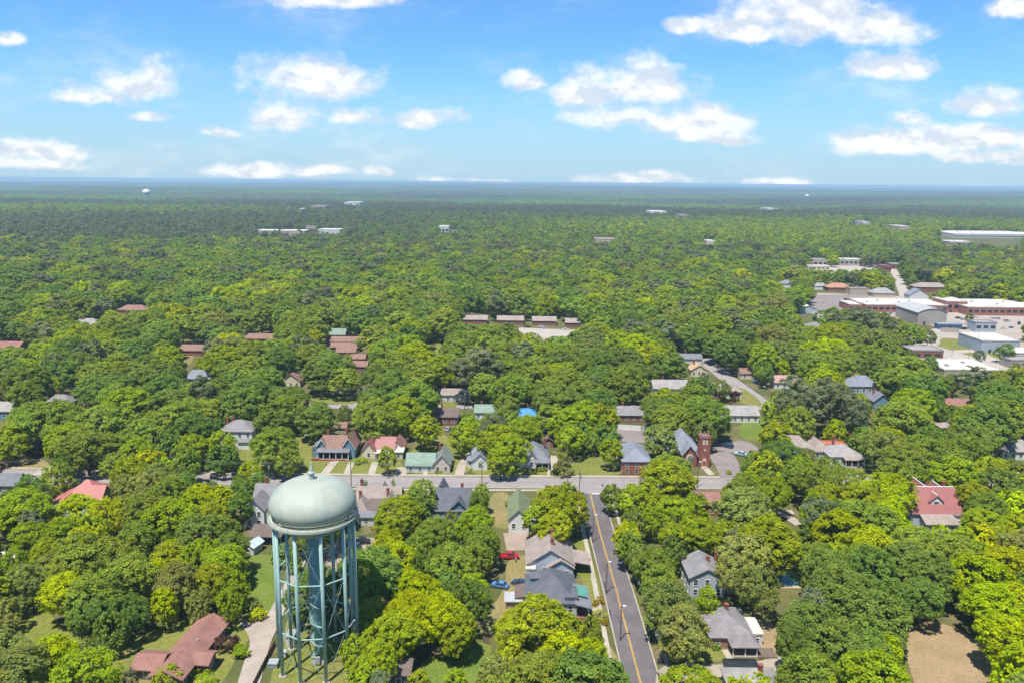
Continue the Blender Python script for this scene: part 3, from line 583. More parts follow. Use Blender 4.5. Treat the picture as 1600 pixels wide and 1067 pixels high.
# --- south side of the main street
house('red_roofed_house', (129,803), [(-6,5.4,0,10.5,4.6,'hip',4.4,'x','fr'),(1.2,6,-.6,7,4.4,'gable',3.6,'x','fr'),(-9.6,-5.8,1,9,3.6,'shedx',-1.2,'x','l'),(-5.5,-1.5,-1.2,5,3.8,'gable',2.4,'y','f')], S_RED, W_GREYB, 'pale blue house under a bright coral red metal roof', short='coral red roof', vis=.7)
house('cottage', (6,772), [(-6,4.2,0,7,3.2,'gable',2.6,'x','fr')], S_SLATE, W_GREYB, 'slate grey gabled cottage at the very end of the street', short='slate gabled cottage', chim=[(-3,4,5,7.8)])
h = house('two_storey_house', (406,824), [(-4.4,1.4,0,8,5.6,'gable',3.0,'y','fl'),(-4,9,7.6,16,5.6,'gable',3.4,'x','l'),(1.4,4,2,7.6,4.6,'shed',1,'x','f',S_DKBRN)], S_GREY, W_WHITE, 'white two storey house with steep grey gables beside the water tower', short='white steep gabled house', chim=[(-1.8,13.5,7,10.2)])
h = house('carport', (415,852), [(-4.4,4.2,0,6,2.7,'shed',.9,'x','',S_DKBRN,'none')], S_DKBRN, W_BROWN, 'open carport with a dark brown roof behind the white steep gabled house', 'carport', short='brown carport')
for x in (-4,-1.3,1.3,3.9):
    for y in (.3,5.6): m = MB(); m.box(x-.08,x+.08,y-.08,y+.08,0,2.65+ .15*y); m.build('post', WOODPOLE, h)
house('garden_shed', (389,866), [(-1.5,1.5,0,4.2,2.3,'gable',.9,'y','f')], mat('pale blue tin', (.50,.60,.66), .5, .06, .5), W_PALE, 'small pale metal shed with light blue roof on the green lawn', 'shed', rot=-18, short='pale metal shed')
h = house('brown_house', (586,815), [(-6.6,6.6,5,14,3.6,'gable',3.9,'x','lr'),(-6.6,-2.2,0,7,3.4,'hip',3.2,'y','fl'),(1.6,6.2,0,8,3.4,'gable',3.4,'y','fr'),(-2.2,1.6,1.5,6,3.3,'shed',1.4,'x','f',S_DKBRN),(-4.6,.2,-2.6,-.02,2.7,'shed',.7,'x','f',S_SLATE,W_PALE),(-1,2.2,10,15.5,3.6,'gable',3.2,'y','')], S_TAN, W_TAN, 'taupe shingled house with several gables and a glazed rear porch', short='taupe gabled house', chim=[(-6,12,5.5,8.6),(-5,4.6,4.6,7.8),(3,6.6,5.4,8)])
h = house('slate_house', (703,811), [(-6.0,5.8,3.5,12,3.4,'gable',3.6,'x','lr'),(-5.4,-.8,8,14,3.6,'gable',4.3,'y',''),(.4,4.6,1,8,3.3,'gable',2.3,'y','f'),(-6.0,6.2,.5,3.6,2.5,'shed',.85,'x','f')], S_DK, W_BLUE, 'blue house under a steep slate dark roof behind garden trees', short='dark slate roofed house', chim=[(3.2,8.2,6,8.2)], vis=.7)
gable_trim(h, [(.1,3.0,2.5,5.7,.5),(4.9,3.0,2.5,5.7,.5)], mat('trim blue', (.10,.16,.2), .5))
house('gabled_house', (810,832), [(-2.9,3.0,0,16,4.2,'gable',2.9,'y','fl'),(3.0,5.4,1.5,10,3.2,'shedx',.8,'x','fr',S_WHITE)], S_MOSS, W_WHITE, 'narrow white gabled house with a mossy green roof', short='mossy green roof', chim=[])
house('low_hall', (1104,806), [(-6.2,6,0,11,3.6,'gable',1.7,'x','lfr')], S_REDBRN, BRICKRED, 'low hall with a broad reddish brown roof across from the church', 'hall', short='reddish hall', vis=.7)
h = house('red_roofed_house', (1459,823), [(-7,7,0,10.5,4.4,'gable',5.4,'x','lr'),(-7,-3.4,6,14,4.4,'gable',4.5,'y',''),(-2.1,2.0,6,14.5,4.4,'gable',5.0,'y',''),(3.2,6.8,6,14,4.4,'gable',4.4,'y',''),(-4,4.4,-3.6,-.02,2.6,'shed',1.5,'x','f',S_TAN),(4.6,6.6,-1.6,-.03,3.9,'flat',.3,'x','f',S_GREY,W_WHITE)], S_PINK, W_GREYB, 'large grey house with a brick red roof, white dormer and three front gables', short='dormered red roof', chim=[(-5,3,5,8.6),(6.2,8.8,7,10),(6.6,4.4,6,8)])
h.scale = (1.1, 1.1, 1.06)
for (xa,ya,xb,yb,zz) in ((-7,5.25,7,5.25,9.98),(-5.2,5.4,-5.2,14.3,9.1),(-.05,5.4,-.05,14.8,9.6),(5,5.4,5,14.3,9.0),(.8,1.4,.8,4.6,8.92)): m = MB(); m.tube([(xa,ya,zz),(xb,yb,zz)], .13, 6); m.build('ridge_cap', WHITE, h)
d_ = MB(); d_.prism([(-1.0,5.3),(2.6,5.3),(2.6,7.0),(.8,8.6),(-1.0,7.0)], 'y', 1.6, 4.8); dz = d_.build('dormer', W_WHITE, h)
d_ = MB(); roof_block(d_, -1.0,2.6,1.6,5.0,7.05,1.65,'gable',.3,'y'); d_.build('dormer_roof', S_PINK, dz); window(h,'f',(0,0,1.6,0),.8,6.35,1.3,1.2,WHITE)
# --- along the side street, west
house('bungalow', (862,901), [(-6.4,5.6,0,13,3.6,'gable',3.9,'y','fl'),(-1,5.4,-1.2,1,3.3,'gable',2.0,'y','f'),(5.6,9.6,1.5,8,2.9,'shedx',.7,'x','',S_TAN,'none'),(-6.6,-4.4,-1.8,1.2,2.9,'flat',.2,'x','f',S_WHITE,W_WHITE)], S_TAN, W_GREYB, 'taupe roofed bungalow with twin brick chimneys beside the side street', short='taupe roofed bungalow', chim=[(0.2,4,5.5,8.8),(.3,9,6,9)])
if h:
    for y in (1.9, 4.6, 7.7): m = MB(); m.box(9.2,9.42,y-.1,y+.1,0,2.9); m.build('column', WHITE, h)
    m = MB(); m.box(5.62,9.5,1.5,8,0,.45); m.build('porch_floor', CONC, h)
    m = MB(); [m.box(9.6+.35*k,9.95+.35*k,2.2,3.8,0,.42-.12*k) for k in range(3)]; m.build('step', WHITE, h)
h = house('slate_house', (866,962), [(-6.4,5.2,0,13.5,3.6,'hip',4.6,'x','fl'),(5.2,8.2,-1.5,8,3.0,'shedx',.8,'x','',S_SLATE,'none'),(2.6,5.4,.2,5,4.4,'flat',.25,'x','f',S_DK),(-8.9,-6.4,3.5,9,2.7,'shedx',-.6,'x','l',S_DKBRN,W_TAN),(-6,-2.6,-.4,2.6,3.4,'shed',1.2,'x','f')], S_DK, W_GREYB, 'dark slate roofed house with a green metal porch roof panel', short='dark slate porch house', chim=[])
m = MB(); m.prism([(5.3,4.35),(8.0,3.65),(8.0,3.75),(5.3,4.45)], 'y', 2.0, 7.0); m.build('green_roof_panel', mat('green metal', (.10,.30,.23), .45, .08, .5), h)
m = MB(); m.box(5.22,8.1,-1.4,7.8,0,.45); m.build('porch_floor', brick('porch', (.28,.12,.09)), h)
for y in (-1.2, 1.8, 4.8, 7.6): m = MB(); m.box(7.8,8.02,y-.11,y+.11,.45,3.0); m.build('column', WHITE, h)
d_ = MB(); d_.box(-5.6,-3.2,6.3,8.4,4.4,6.2); dz = d_.build('dormer', W_TEAL, h); m = MB(); roof_block(m,-5.6,-3.2,6.3,8.8,6.2,.3,'shed',.25); m.build('dormer_roof', S_DK, dz)
house('rusty_shed', (803,952), [(-1.9,1.7,0,3.4,2.2,'shed',.35,'x','')], S_TIN, siding('rusted', (.36,.24,.19)), 'little rusty tin shed beside the dark slate porch house', 'shed', short=None)
house('cottage', (850,1052), [(-5,5,0,9,3.4,'hip',2.6,'x','')], S_LGREY, W_PALE, 'grey roofed cottage almost buried under yellow green trees', short='buried grey cottage', mask=False)
house('dark_shed', (622,1072), [(-1.9,2.2,0,5.5,2.6,'shed',.6,'x','f',S_DKBRN)], S_DKBRN, W_BROWN, 'dark wooden shed with a hatch at the lower wood edge', 'shed', short='dark wooden shed', vis=.7)
# --- along the side street, east
house('two_storey_house', (1104,933), [(-4.3,4.2,0,10,5.3,'gable',2.2,'y','fl'),(4.2,6.8,2,8,3.2,'flat',.3,'x','f')], S_GREY, W_GREYB, 'grey blue two storey house with a steep plain gable by the side street', short='grey blue two storey house', chim=[(1.2,5.5,6.4,8.2),(4.0,8.5,4.8,8)], rot=0)
h = house('brick_bungalow', (1163,1027), [(-2.6,2.9,0,3.4,2.9,'hip',1.6,'x','','' or S_GREY,'none'),(-6.6,2.9,3.4,15.6,2.9,'hip',2.5,'y','fl'),(-7.4,-4.2,6.5,10,2.9,'gable',1.2,'x','l'),(2.9,5.2,4.5,11,2.7,'flat',.15,'x','fr',S_WHITE,W_WHITE)], S_GREY, brick('bungalow',(.33,.17,.13)), 'brick bungalow with grey hip roof, corner porch and white lean-to', short='brick bungalow', chim=[(-1.5,10.5,4.6,6.6)])
for x in (-2.4,.2,2.7): m = MB(); m.box(x-.12,x+.12,.1,.34,.3,2.75); m.build('column', WHITE, h)
m = MB(); m.box(-2.6,2.9,0,3.38,0,.3); m.build('porch_floor', CONC, h); m = MB(); m.box(2.95,7,-.5,3,0,.5); m.build('deck', WOODPOLE, h)
house('cottage', (1186,1110), [(-5,5,0,9,3.2,'hip',2.8,'x',''),(-4,2.5,9,12,2.9,'flat',.2,'x','',DARKGAP)], S_LGREY, W_TAN, 'grey hip roofed cottage cut by the lower picture edge', short='lower grey cottage', mask=False, chim=[(1,4,5,7.2)])
# --- lower left ranch house
rh = house('ranch_house', (260.5,1076), [(-3.1,3.1,0,20.4,2.8,'gable',1.5,'y','fr'),(-8.0,-3.1,2.4,8,2.8,'gable',1.2,'x','flb'),(3.1,5.9,5.4,9.4,2.7,'gable',.9,'x','r')], shingle('rust brown', (.30,.155,.125)), W_BROWN, 'long low brown ranch house with rust brown roof beside the gravel drive', short='brown ranch house', rot=-5, chim=[], ov=.75)
m = MB(); m.tube([(1.2,11,3.4),(1.2,11,4.4)], .14, 8); m.build('vent_pipe', WHITE, rh)
house('garden_shed', (10,886), [(-2.2,2.2,0,3.4,2.6,'gable',.7,'x','f')], S_WHITE, W_WHITE, 'tiny white shed standing alone by the leftmost trees', 'shed', short='tiny white shed')
# --- beyond the first row
MID = [
 ('bungalow',(306,602),(-7,7,0,9,3.6,'hip',3.2,'x','fl'),S_BLUEG,W_GREYB,'grey blue house with dormer among bright trees','grey dormered house',.9),
 ('low_house',(92,640),(-7,5,0,8,3.2,'hip',2.6,'x',''),S_GREY,W_PALE,'grey roofed house deep between round green trees','deep grey roof',.5),
 ('long_building',(-4,655),(-12,7,0,12,3.6,'gable',2.4,'x','f'),S_LGREY,W_TEAL,'long pale building with teal front at the frame edge','teal fronted building',.95),
 ('low_house',(130,664),(-5,5,0,8,3.2,'gable',2.4,'x',''),S_LGREY,W_WHITE,'white roof corner showing through the big oak wood','white roof corner',.5),
 ('ranch_house',(210,492),(-13,9,0,11,3.4,'hip',3,'x','f'),S_BRN,W_BRK,'brown roofed ranch house in a gap below the hill','brown hip ranch house',.9),
 ('low_house',(132,515),(-9,9,0,10,3.4,'hip',3.2,'x',''),S_LGREY,W_PALE,'pale grey roofed house in a grassy clearing','clearing grey house',.7),
 ('low_house',(297,556),(-6,7,0,10,3.2,'gable',2.4,'x','f'),S_BRN,W_BRK,'brown gabled house beside a row of parked cars','brown gabled house',.9),
 ('low_house',(8,552),(-9,8,0,10,3.4,'gable',2.6,'x',''),S_REDBRN,W_BRK,'reddish brown roof at the frame edge between trees','edge red brown roof',.7),
 ('brick_terrace',(404,537),(-11,11,0,9,3.2,'gable',2.2,'x','f'),S_BRN,W_BRK,'single long brown roofed terrace beside the pale lane','single brown terrace',.9),
 ('green_roof_house',(527,531),(-7,5,0,9,3.4,'gable',3,'x','f'),S_GREEN,W_BRK,'brick house with pale green roof above the brown terraces','green roofed brick house',.9),
 ('brick_terrace',(540,541),(-12,11,0,8,3.0,'gable',2.2,'x','f'),S_BRN,W_BRK,'uppermost of the three stacked brown terraces',None,.9),
 ('brick_terrace',(540,550),(-9,8,0,7,3.0,'gable',2,'x','f'),S_BRN,W_BRK,'middle one of the three stacked brown terraces',None,.9),
 ('brick_terrace',(539,558),(-5,6,0,7,3.0,'gable',2,'x','f'),S_BRN,W_BRK,'lowest and shortest of the three stacked brown terraces','stacked brown terraces',.9),
 ('brick_flat',(559,569),(-4,4,0,7,3.2,'gable',1.8,'x','f'),S_BRN,W_BRK,'small brown flat block above its twin',None,.9),
 ('brick_flat',(560,582),(-4,4.5,0,8,3.4,'gable',2,'x','f'),S_BRN,W_BRK,'small brown flat block below its twin','small brown flats',.9),
 ('cream_cottage',(455,605),(-4.6,4.4,0,8,3.4,'gable',3.4,'y','f'),S_BRN,W_CREAM,'cream gabled cottage with brown roof and chimney','cream gabled cottage',.95),
 ('garage_house',(696,664),(-5.5,5,0,12,3.6,'gable',2.2,'x','fr'),S_DKBRN,W_BRK,'brown brick house with an open garage','brown garage house',.95),
 ('low_house',(705,627),(-9,9,0,7,3.2,'gable',2,'x','f'),S_TAN,W_PALE,'pale long house across the back street','pale back street house',.9),
 ('green_roof_house',(758,655),(-4.4,4.4,0,8,3.2,'gable',2.2,'x','f'),S_GREEN,W_WHITE,'white cottage with pale green roof behind bright trees','pale green roof',.8),
 ('tarp_shed',(822,662),(-5,5,0,7,3.4,'hip',2.4,'x',''),mat('blue tarpaulin',(.05,.25,.50),.45,.2,.8),W_BRK,'shed under a bright blue tarpaulin behind the slate roofed bungalow','blue tarpaulin shed',.6),
 ('low_house',(985,660),(-6.5,6.5,0,9,3.4,'gable',2.6,'x','fl'),S_GREY,W_BRK,'grey roofed brick house behind a white fence','fenced brick house',.95),
 ('white_house',(1050,618),(-9,8,0,10,3.6,'gable',3,'x','f'),S_LGREY,W_PALE,'pale grey cross roofed house behind tall street trees','pale cross roof',.6),
 ('white_house',(1092,588),(-4.2,4.4,0,8,3.4,'gable',2.8,'y','fl'),mat('orange tan shingle',(.50,.34,.2),.9,.1,.5),W_CREAM,'white gabled cottage with orange tan roof by the road','orange tan roof',.95),
 ('low_house',(1080,569),(-6,6,0,8,3.2,'gable',2,'x',''),S_SLATE,W_PALE,'slate roof behind the orange tan roofed cottage','hidden slate roof',.7),
 ('bungalow',(1136,622),(-6.4,7,0,11,3.4,'hip',2.9,'x','f'),S_TAN,W_PALE,'taupe roofed bungalow between two maroon shrubs','taupe maroon-shrub bungalow',.9),
 ('bungalow',(1158,660),(-7,7.5,0,10,3.3,'gable',2.8,'x','fl'),S_LGREY,W_WHITE,'pale grey roofed bungalow near the lower road bend','pale road bend bungalow',.9),
 ('low_house',(1172,592),(-5,3,0,6,3.2,'gable',2,'x','f'),S_BRN,W_CREAM,'little brown roofed house beside the parked blue car','little brown house',.95),
 ('low_house',(1232,607),(-7,9,0,10,3.2,'gable',2.4,'x','f'),shingle('pinkish',(.42,.27,.23)),W_WHITE,'pinkish roofed house with white awning by the red car','pinkish awning house',.8),
 ('victorian_house',(1349,617),(-7.5,7.5,0,10,4.6,'hip',4,'x','fl'),S_BLUEG,W_LBLUE,'light blue victorian house with grey gables and white porch','light blue victorian',.95),
 ('low_house',(1378,640),(-4,4,0,9,4.0,'gable',3.2,'y','f'),S_SLATE,W_BLUE,'slate gabled house tucked below the light blue victorian','tucked slate gable',.9),
 ('low_house',(1497,645),(-5,6,0,8,3.2,'gable',2.4,'x',''),S_REDBRN,W_BRK,'brick red roof between tall trees near the frame edge','tall tree brick roof',.5),
 ('white_house',(1232,453),(-7,6,0,9,6,'hip',3,'x','f'),S_BLUEG,W_WHITE,'white two storey house on the upper wood edge','upper white house',.95),
 ('white_house',(1279,453),(-6,6,0,9,3.6,'gable',2.4,'x','f'),S_LGREY,W_WHITE,'small white house above the school parking lot','small lot white house',.95),
 ('brick_house',(1310,456),(-10,12,0,12,4,'hip',3.6,'x','f'),mat('terracotta shingle',(.42,.22,.14),.9,.1,.5),W_BRK,'brick house with terracotta roof above the school parking lot','terracotta roof',.95),
 ('tan_house',(1343,462),(-9,9,0,10,6,'flat',.6,'x','f'),S_TAN,W_TAN,'tan stucco house with stepped flat roof','tan stucco house',.95),
 ('bungalow',(1381,465),(-10,10,0,12,4,'hip',4,'x','f'),S_LGREY,W_TAN,'grey hip roofed bungalow above the school roofs','upper grey bungalow',.95),
 ('gabled_house',(1436,469),(-9,8,0,10,4.5,'gable',5,'y','f'),S_BLUEG,W_PALE,'steep blue grey gabled house right above the school','steep upper gable',.95),
 ('brick_house',(1457,457),(-16,16,0,14,5,'hip',3.4,'x','f'),S_TAN,W_BRK,'wide brown brick building with layered hip roofs','layered brick building',.95),
 ('low_house',(1262,490),(-6,7,0,10,3.6,'gable',2.6,'y','f'),S_WHITE,W_GREYB,'white roofed shed by the school access drive','white drive shed',.9),
 ('low_house',(1275,519),(-6,6,0,9,3.4,'hip',2.6,'x',''),S_GREY,W_PALE,'grey roof peeping out of the wood below the school','peeping grey roof',.6),
]
for (nm, at, b, rm, wm, lab, short, vis) in MID:
    w0 = nm not in ('brick_terrace','brick_flat') or True
    house(nm, at, [b], rm, wm, lab, short=short, vis=vis, wins=at[1] > 560, cat={'brick_terrace':'terrace','brick_flat':'flats','tarp_shed':'shed','long_building':'building'}.get(nm,'house'),
          chim=[(b[0]*.4, b[3]*.7, b[4]+b[6]*.4, b[4]+b[6]+1)] if (at[1] > 560 and b[5] != 'flat' and nm != 'tarp_shed') else ())
# --- low apartment rows on the hill
for i, (x0, x1, yb, lab) in enumerate(((719,761,507,'leftmost of the four brick apartment rows on the hill'),(777,818,508,'brick apartment row second from the left on the hill'),(832,869,509,'brick apartment row beside the pale parking court'),(884,906,512,'shortest brick apartment row at the end of the hill'))):
    w = (x1-x0)/Q(*P((x0+x1)/2, yb))[2]
    house('apartment_row', ((x0+x1)/2, yb), [(-w/2,w/2,0,11,3.4,'gable',2.2,'x','f')], S_TAN, W_BRK, lab, 'apartments', group='brick apartment rows on the hill', wins=False, vis=.95, short=None)
HOUSES.append(('hill apartment rows', 815, 505))
# --- school and industrial complex, warehouses far off: flat blocks with window bands
def hall(name, x0, x1, yb, d, h, roof_m, wall_m, label, cat='building', kind='flat', rise=.5, band=True, rot=0, short=None, vis=.95, door=False):
    c = (x0+x1)/2; w = (x1-x0)/Q(*P(c, yb))[2]
    o = house(name, (c, yb), [(-w/2,w/2,0,d,h,kind,rise,'x','')], roof_m, wall_m, label, cat, wins=False, vis=vis, short=short, rot=rot)
    if band:
        n = max(3, int(w/5))
        for i in range(n):
            m = MB(); x = -w/2 + w*(i+.5)/n; m.box(x-w/n*.33,x+w/n*.33,-.08,-.02,h*.4,h*.72); m.build('window', GLASS, o)
    if w > 26:
        for k in range(int(w/14)):
            m = MB(); x = -w/2 + 6 + 13*k; y = d*(.35 + .3*(k % 2)); m.box(x-.9,x+.9,y-.7,y+.7,h+.2,h+(rise if kind == 'arch' else 0)*1.05+1.3); m.build('roof_unit', GALV, o)
    if door:
        m = MB(); m.box(-w*.3,-w*.3+1.6,-.08,-.02,0,2.4); m.build('door', DARKGAP, o); m = MB(); m.box(w*.2,w*.2+1.6,-.08,-.02,0,2.4); m.build('door', DARKGAP, o)
    return o
hall('school_building',1352,1480,489,34,6,S_WHITE,SCHOOLBRK,'long brick school wing with white flat roof behind the arched hall',short='white roofed school wing')
hall('school_building',1256+70,1352,486,20,5,S_WHITE,SCHOOLBRK,'low white roofed school wing nearest the grey parking lot',vis=.7)
hall('school_building',1477,1510,489,22,9,S_WHITE,SCHOOLBRK,'tallest red brick school block with plain high walls',door=True)
hall('school_building',1511,1640,494,44,6.5,S_WHITE,SCHOOLBRK,'long brick school wing with white flat roof reaching the frame edge',short='edge school wing')
hall('arched_gym',1433,1478,508,34,9,mat('curved grey roof',(.42,.42,.42),.6,.06,.1),W_CONC,'tan block gymnasium with a grey curved roof','gymnasium','arch',3.2,band=False,door=True,short='curved roof gymnasium')
hall('ticket_building',1465,1503,515,5,3.6,W_LBLUE,mat('royal blue wall',(.06,.14,.28),.6),'long low blue stand building with white panels','stand',short='low blue stand')
hall('press_building',1523,1556,519,10,6.5,S_LGREY,W_LBLUE,'two storey pale blue building with a dark blue base')
hall('metal_building',1532,1592,552,26,7.5,S_WHITE,W_LBLUE,'light blue metal workshop with white roof on the school grounds','workshop',band=False,door=True,short='light blue workshop')
hall('metal_building',1586,1640,566,16,5,S_WHITE,W_PALE,'pale metal shed with white roof touching the frame edge','workshop',band=False)
hall('metal_building',1578,1640,576,10,4.5,S_LGREY,W_CONC,'grey block garage below the light blue workshop','garage',band=True)
hall('brick_office',1424,1473,562,14,5.2,S_LGREY,brick('office',(.30,.13,.09)),'flat roofed brick office with dark window band at the wood edge','office',short='flat brick office')
hall('white_roof_store',1474,1562,592,26,4.6,S_WHITE,W_TAN,'wide low store with white flat roof above the tree tops','store',band=False,vis=.8,short='white roofed store')
hall('old_school_block',1270,1293,418,20,9,S_LGREY,W_TAN,'tan two storey block on the hill crest with pale wing','school',short='tan hill block')
hall('old_school_block',1312,1347,416,18,8,S_WHITE,W_CONC,'long pale block on the hill crest beside the tan one','school')
hall('old_school_block',1262,1296,423,12,5,S_WHITE,W_CREAM,'cream annex below the tan hill crest block','school')
hall('brick_store',1378,1392,425,14,7,S_BRN,BRICKRED,'small brick cube shop at the top of the avenue','shop')
hall('brick_store',1392,1412,421,16,6,S_LGREY,W_BRK,'grey roofed shop at the top of the avenue','shop')
hall('far_shed',930,962,383,40,9,S_TAN,W_TAN,'tan roof in a bare patch of the middle forest','shed',band=False)
hall('far_shed',1104,1118,386,30,9,S_WHITE,W_CREAM,'cream gable roof among dark trees beyond the middle forest','shed',band=False)
hall('warehouse',1490,1640,374,110,9,S_WHITE,W_PALE,'huge white warehouse near the horizon','warehouse',short='huge white warehouse')
hall('warehouse',1484,1520,385,40,7,S_WHITE,W_TAN,'low tan annex in front of the huge white warehouse','warehouse')
hall('far_school',1016,1043,339,110,15,S_WHITE,W_PALE,'white far school block with two stepped roofs','school',short='white far school')
hall('far_school',1060,1076,343,60,12,S_TAN,W_TAN,'low tan block beside the white far school','school')
hall('far_school',685,701,367,40,15,S_WHITE,W_PALE,'small white roofed hall alone in the middle forest','hall',short='lone white hall')
hall('far_school',702,714,365,20,5,S_TAN,W_TAN,'low tan sheds beside the lone white hall','sheds',band=False)
hall('stadium_stand',478,494,366,16,14,S_LGREY,W_TAN,'tan grandstand beside the far sports field','grandstand',short='far grandstand')
hall('far_school',398,476,370,40,10,S_WHITE,W_TAN,'long low pale school roof left of the far grandstand','school',band=False)
hall('far_school',496,531,369,40,11,S_WHITE,W_PALE,'pale school roof right of the far grandstand','school',band=False)
hall('far_shed',416,434,331,40,9,S_WHITE,W_PALE,'pale shed roofs far left of the grandstand','shed',band=False)
hall('far_shed',484,508,330,90,16,S_TAN,W_TAN,'tan shed roof above the far grandstand','shed',band=False)
hall('far_shed',537,562,324,110,18,S_WHITE,W_PALE,'white sheds in a far forest gap above the grandstand','shed',band=False)
hall('far_shed',466,475,334,50,14,S_WHITE,W_LBLUE,'small blue white shed near the far grandstand','shed',band=False)
hall('far_shed',1199,1215,334,90,17,S_WHITE,W_PALE,'white shed near the far water tank','shed',band=False)
hall('far_shed',1404,1424,362,60,11,S_WHITE,W_TAN,'pale roofs in a forest gap near the warehouse','shed',band=False)
hall('far_shed',1348,1361,355,50,12,S_WHITE,W_PALE,'single white shed in the forest left of the warehouse','shed',band=False)

# ------------------------------------------------------------------ water tower
TEAL = mat('faded teal paint', (.31,.46,.43), .5, .08, .8, stain=(.33,.38,.33,.35))
TANK_LIT = mat('sunlit pale green paint', (.385,.42,.35), .55, .06, .35, fine=.05, stain=(.26,.35,.32,.75))  # tower paint made paler for the tank, sunlit whiteness put into the colour
RIMP = mat('rim paint', (.43,.47,.40), .6, .08, .6, stain=(.35,.26,.18,.45))
def water_tower():
    bx, by = -40.2, 152.2
    t = thing('water_tower', (bx, by, 0), 0, 'tall pale green water tower on ten teal legs with a spiral stair', 'water tower')
    prof = []
    zc, Rr = 35.8, 8.75
    for i in range(33):
        a = math.pi/2 * (1 - i/32); prof.append((max(.01, Rr*math.cos(a)**.92), zc + 5.15*math.sin(a)))
    for i in range(1, 9): a = -math.pi/2 * i/16; prof.append((Rr*math.cos(a)**.8, zc + 3.8*math.sin(a)))
    z1 = prof[-1][1]; r1 = prof[-1][0]
    for i in range(1, 13): a = math.pi/2*i/12; prof.append((max(.8, r1*math.cos(a)), z1 - 4.2*math.sin(a)))
    m = MB(); m.lathe(prof, 72); tank = m.build('tank', TANK_LIT, t, True)
    m = MB()
    for k in range(20):   # plate seams, standing slightly proud
        a = 2*math.pi*k/20; m.tube([(r*math.cos(a)*1.001, r*math.sin(a)*1.001, z+.005) for (r, z) in prof[3:36:3]], .018, 4)
    for zi in (12, 22): r, z = prof[zi]; m.tube([(r*math.cos(2*math.pi*k/60), r*math.sin(2*math.pi*k/60), z) for k in range(61)], .02, 4)
    m.build('plate_seam', TANK_LIT, tank)
    ztop = prof[0][1]
    f = MB(); f.lathe([(.58,ztop-.25),(.58,ztop+1.2),(.76,ztop+1.2),(.76,ztop+1.42),(.5,ztop+1.5),(.4,ztop+1.9),(.16,ztop+2.95),(.1,ztop+3.1),(.17,ztop+3.2),(.2,ztop+3.36),(.13,ztop+3.5),(.01,ztop+3.6)], 12); fo = f.build('finial', mat('finial paint', (.42,.48,.42), .6, .15, 1, stain=(.3,.25,.17,.6)), tank)
    # balcony round the tank
    zb = 33.4
    m = MB(); m.lathe([(8.1,zb),(9.05,zb),(9.05,zb-.45),(8.95,zb-.45),(8.95,zb-.12),(8.1,zb-.12)], 72); bal = m.build('balcony', RIMP, t)
    m = MB()
    for rz in (.55, 1.05): m.tube([(9.0*math.cos(2*math.pi*k/60), 9.0*math.sin(2*math.pi*k/60), zb+rz) for k in range(61)], .035, 5)
    for k in range(30): a = 2*math.pi*k/30; m.tube([(9*math.cos(a),9*math.sin(a),zb),(9*math.cos(a),9*math.sin(a),zb+1.05)], .03, 5)
    m.build('railing', RIMP, bal)
    # legs
    LR = 8.0; angs = [R(-90 - 13 + 36*k) for k in range(10)]
    for a in angs:
        x, y = LR*math.cos(a), LR*math.sin(a)
        m = MB(); m.tube([(x*1.03,y*1.03,.3),(x,y,33.2)], .36, 14); lg = m.build('leg', TEAL, t, True)
        fm = MB(); fm.box(x*1.03-.7,x*1.03+.7,y*1.03-.7,y*1.03+.7,0,.35); fm.build('footing', CONC, lg)
    lv = [.6, 9.8, 21.4, 32.6]
    for i in range(10):
        a, b = angs[i], angs[(i+1)%10]; A = Vector((LR*math.cos(a),LR*math.sin(a),0)); B = Vector((LR*math.cos(b),LR*math.sin(b),0)); dv = (B-A).normalized()*.3
        for z in lv[1:3]: m = MB(); m.tube([A+dv+Vector((0,0,z)), B-dv+Vector((0,0,z))], .15, 8); m.build('strut', TEAL, t)
        for z0, z1_ in zip(lv[:-1], lv[1:]):
            m = MB(); m.tube([A+dv+Vector((0,0,z0+.2)), B-dv+Vector((0,0,z1_-.3))], .045, 5); m.tube([B-dv+Vector((0,0,z0+.2)), A+dv+Vector((0,0,z1_-.3))], .045, 5); m.build('tie_rod', TEAL, t)
    # riser and spiral stair
    m = MB(); m.tube([(0,0,.3),(0,0,31)], .85, 20); m.build('riser', mat('shaded teal paint', (.15,.38,.37), .5, .1, .6, stain=(.25,.36,.33,.5)), t, True)  # riser deeper than the legs: shade under the tank painted into its colour
    m = MB(); m.lathe([(1.5,0),(1.5,.45),(.8,.5)], 12); m.box(-1.3,1.3,-1.3,1.3,0,.3); m.build('riser_base', CONC, t)
    turns = 6.5; n = 210; st = MB(); inner = []; outer = []; rail = []
    for k in range(n+1):
        a = R(200) - 2*math.pi*turns*k/n; z = 1.2 + 28.6*k/n
        inner.append((.86*math.cos(a), .86*math.sin(a), z)); outer.append((1.62*math.cos(a), 1.62*math.sin(a), z)); rail.append((1.62*math.cos(a), 1.62*math.sin(a), z+1.0))
    for k in range(n):
        st.add([inner[k], outer[k], (outer[k+1][0],outer[k+1][1],outer[k][2]), (inner[k+1][0],inner[k+1][1],inner[k][2])], [(0,1,2,3)])
        st.add([(*outer[k][:2],outer[k][2]-.22),(*outer[k+1][:2],outer[k+1][2]-.22),outer[k+1],outer[k]], [(0,1,2,3)])
    sp = st.build('spiral_stair', TEAL, t)
    m = MB(); m.tube(rail, .03, 4); [m.tube([outer[k], rail[k]], .022, 4) for k in range(0, n+1, 3)]; m.build('stair_rail', TEAL, sp)
    m = MB(); m.box(-.55,.55,-1.75,-1.2,.5,2.0); m.build('control_box', GALV, t)
water_tower()
